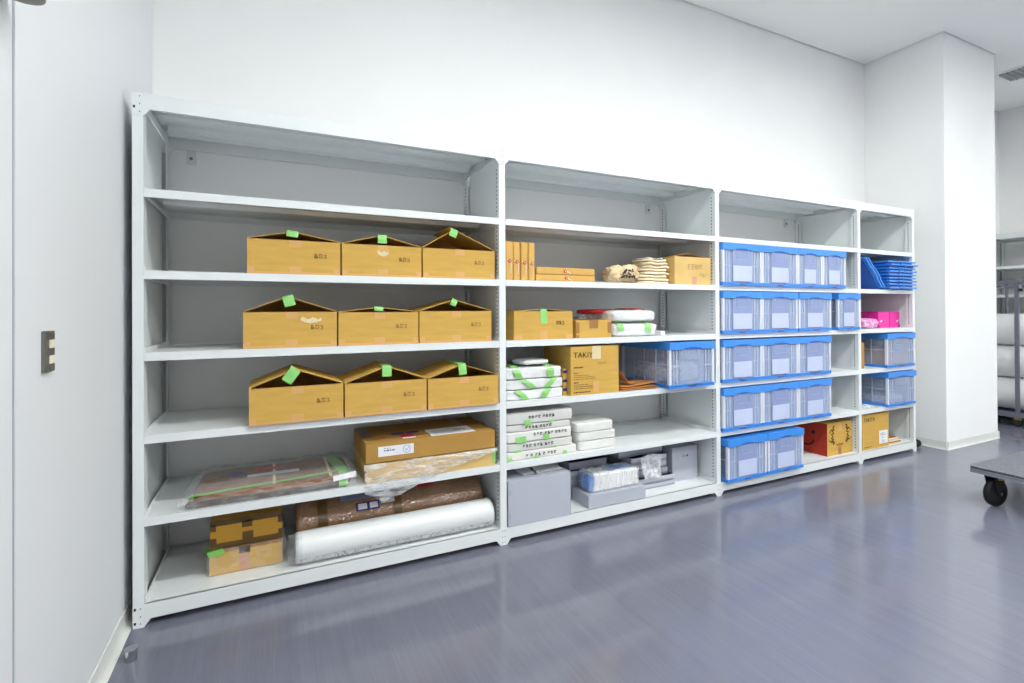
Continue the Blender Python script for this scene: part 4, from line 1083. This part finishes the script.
# ------------------------------------------------------------------ platform truck
zt = .272
px0, px1, py0, py1 = 4.566, 5.50, .62, 1.845
t = thing('platform_truck', 'low platform truck with grey carpeted deck and black wheels', 'cart', (5.04, 1.23, 0))
def rrect(x0, x1, y0, y1, r, n=6):
    P = []
    for cx, cy, a0 in ((x1-r, y1-r, 0), (x0+r, y1-r, PI/2), (x0+r, y0+r, PI), (x1-r, y0+r, 1.5*PI)):
        P += [(cx+r*math.cos(a0+PI/2*k/n), cy+r*math.sin(a0+PI/2*k/n)) for k in range(n+1)]
    return P
MB().prism(rrect(px0+.004, px1-.004, py0+.004, py1-.004, .03), zt-.008, zt, 'z').build('carpet', 'carpet', t)
MB().prism(rrect(px0+.002, px1-.002, py0+.002, py1-.002, .03), zt-.014, zt-.0085, 'z').build('seal', 'rubber', t)
MB().prism(rrect(px0, px1, py0, py1, .032), zt-.026, zt-.0145, 'z').build('edge_band', 'alu', t)
MB().prism(rrect(px0+.003, px1-.003, py0+.003, py1-.003, .032), zt-.029, zt-.0265, 'z').build('groove', 'rubber', t)
MB().prism(rrect(px0, px1, py0, py1, .032), zt-.045, zt-.0295, 'z').build('deck', 'alu', t)
def caster(cx, cy, t, r=.098, w=.042, ztop=.2265, bracket='black', yaw=.5):
    M = Matrix.Translation((cx, cy, 0)) @ Matrix.Rotation(yaw, 4, 'Z')
    mb = MB(); seg = 28
    prof = [(-w/2, r*.62), (-w/2, r*.86), (-w*.36, r*.97), (0, r), (w*.36, r*.97), (w/2, r*.86), (w/2, r*.62)]
    vs = []
    for j in range(seg):
        a = 2*PI*j/seg
        for x, q in prof: vs.append(M @ Vector((x, q*math.cos(a), r+.0005+q*math.sin(a))))
    k = len(prof)
    mb.add(vs, [(j*k+i, j*k+i+1, ((j+1) % seg)*k+i+1, ((j+1) % seg)*k+i) for j in range(seg) for i in range(k-1)])
    wh = mb.build('wheel', 'rubber', t, smooth=True)
    mb = MB(); mb.tube(M @ Vector((-w*.42, 0, r)), M @ Vector((w*.42, 0, r)), r*.64, 24); mb.build('hub', 'black', wh)
    mb = MB(); mb.tube(M @ Vector((-w*.95, 0, r)), M @ Vector((w*.95, 0, r)), r*.1, 10); mb.build('axle', 'steel', wh)
    f = MB()
    for s in (-1, 1):
        x = s*w*.72
        P = [(-.022, r), (.0, r-.02), (.022, r), (.055, ztop-.012), (.055, ztop-.004), (-.045, ztop-.004), (-.045, ztop-.012)]
        q = MB().prism(P, x-.002, x+.002, 'x'); f.add([M @ v for v in q.v], q.f)
    q = MB().box(-w*.8, w*.8, -.05, .06, ztop-.008, ztop-.0005); f.add([M @ v for v in q.v], q.f)
    fo = f.build('fork', bracket, t)
    q = MB(); q.box(-.05, -.035, -.03, .03, ztop-.03, ztop-.001, M); q.build('brass_clip', 'brass', fo)
for cx, cy in ((px0+.095, py1-.115), (px0+.095, py0+.115), (px1-.095, py1-.115), (px1-.095, py0+.115)):
    caster(cx, cy, t, yaw=1.35)

# ------------------------------------------------------------------ grey cage cart with foam rolls
cx0, cx1, cy0, cy1 = 8.0, 8.56, 2.28, 3.24
t = thing('cage_cart', 'tall grey tubular cage cart holding white rolls by the column', 'cart', ((cx0+cx1)/2, (cy0+cy1)/2, 0))
mb = MB(); mb.box(cx0, cx1, cy0, cy1, .142, .152)
mb.box(cx0-.012, cx0+.014, cy0, cy1, .115, .175); mb.box(cx1-.014, cx1+.012, cy0, cy1, .115, .175); mb.box(cx0, cx1, cy0-.012, cy0+.014, .115, .175); mb.box(cx0, cx1, cy1-.014, cy1+.012, .115, .175)
mb.build('base_frame', 'cart_grey', t)
for x in (cx0, cx1):
    for y in (cy0, 2.757, cy1):
        MB().box(x-.016, x+.016, y-.018, y+.018, .176, 1.752).build('post', 'cart_grey', t)
    B(x-.014, x+.014, cy0, cy1, 1.728, 1.756).build('rail', 'cart_grey', t)
    B(x-.010, x+.010, cy0, cy1, 1.680, 1.698).build('rail', 'cart_grey', t)
for y in (2.52, 3.045): MB().tube((cx1, y, .176), (cx1, y, 1.728), .014, 10).build('bar', 'cart_grey', t, smooth=True)
for y in (cy0, cy1): B(cx0, cx1, y-.012, y+.012, 1.728, 1.756).build('rail', 'cart_grey', t)
B(cx0-.03, cx0-.015, 2.70, 2.73, 1.66, 1.70).build('latch', 'chrome', t); B(cx0-.03, cx0-.015, 2.70, 2.73, 1.62, 1.655).build('latch_grip', 'black', t)
for cx, cy in ((cx0+.06, cy0+.09), (cx0+.06, 2.78), (cx1-.06, cy0+.09), (cx1-.06, cy1-.09)):
    caster(cx, cy, t, r=.050, w=.03, ztop=.1145, yaw=.4)
for i in range(3):
    zc = .1765+.196+.3935*i
    mb = MB(); seg = 40; r = .195
    prof = [(cy0+.04, .0), (cy0+.04, r*.93), (cy0+.055, r), (cy1-.055, r), (cy1-.04, r*.93), (cy1-.04, 0)]
    vs = []
    for j in range(seg):
        a = 2*PI*j/seg; d = 1+.012*noise.noise(Vector((math.cos(a)*2, math.sin(a)*2, i)))
        vs += [(8.28+q*math.cos(a)*d, y, zc+q*math.sin(a)) for y, q in prof]
    k = len(prof)
    mb.add(vs, [(j*k+i2, j*k+i2+1, ((j+1) % seg)*k+i2+1, ((j+1) % seg)*k+i2) for j in range(seg) for i2 in range(k-1)])
    o = mb.build('foam_roll', 'foam', None, smooth=True, weld=True)
    tag(o, 'white packing roll lying in the cage cart, %s of three' % ('bottom', 'middle', 'top')[i], 'roll', 'white rolls in the cage cart')
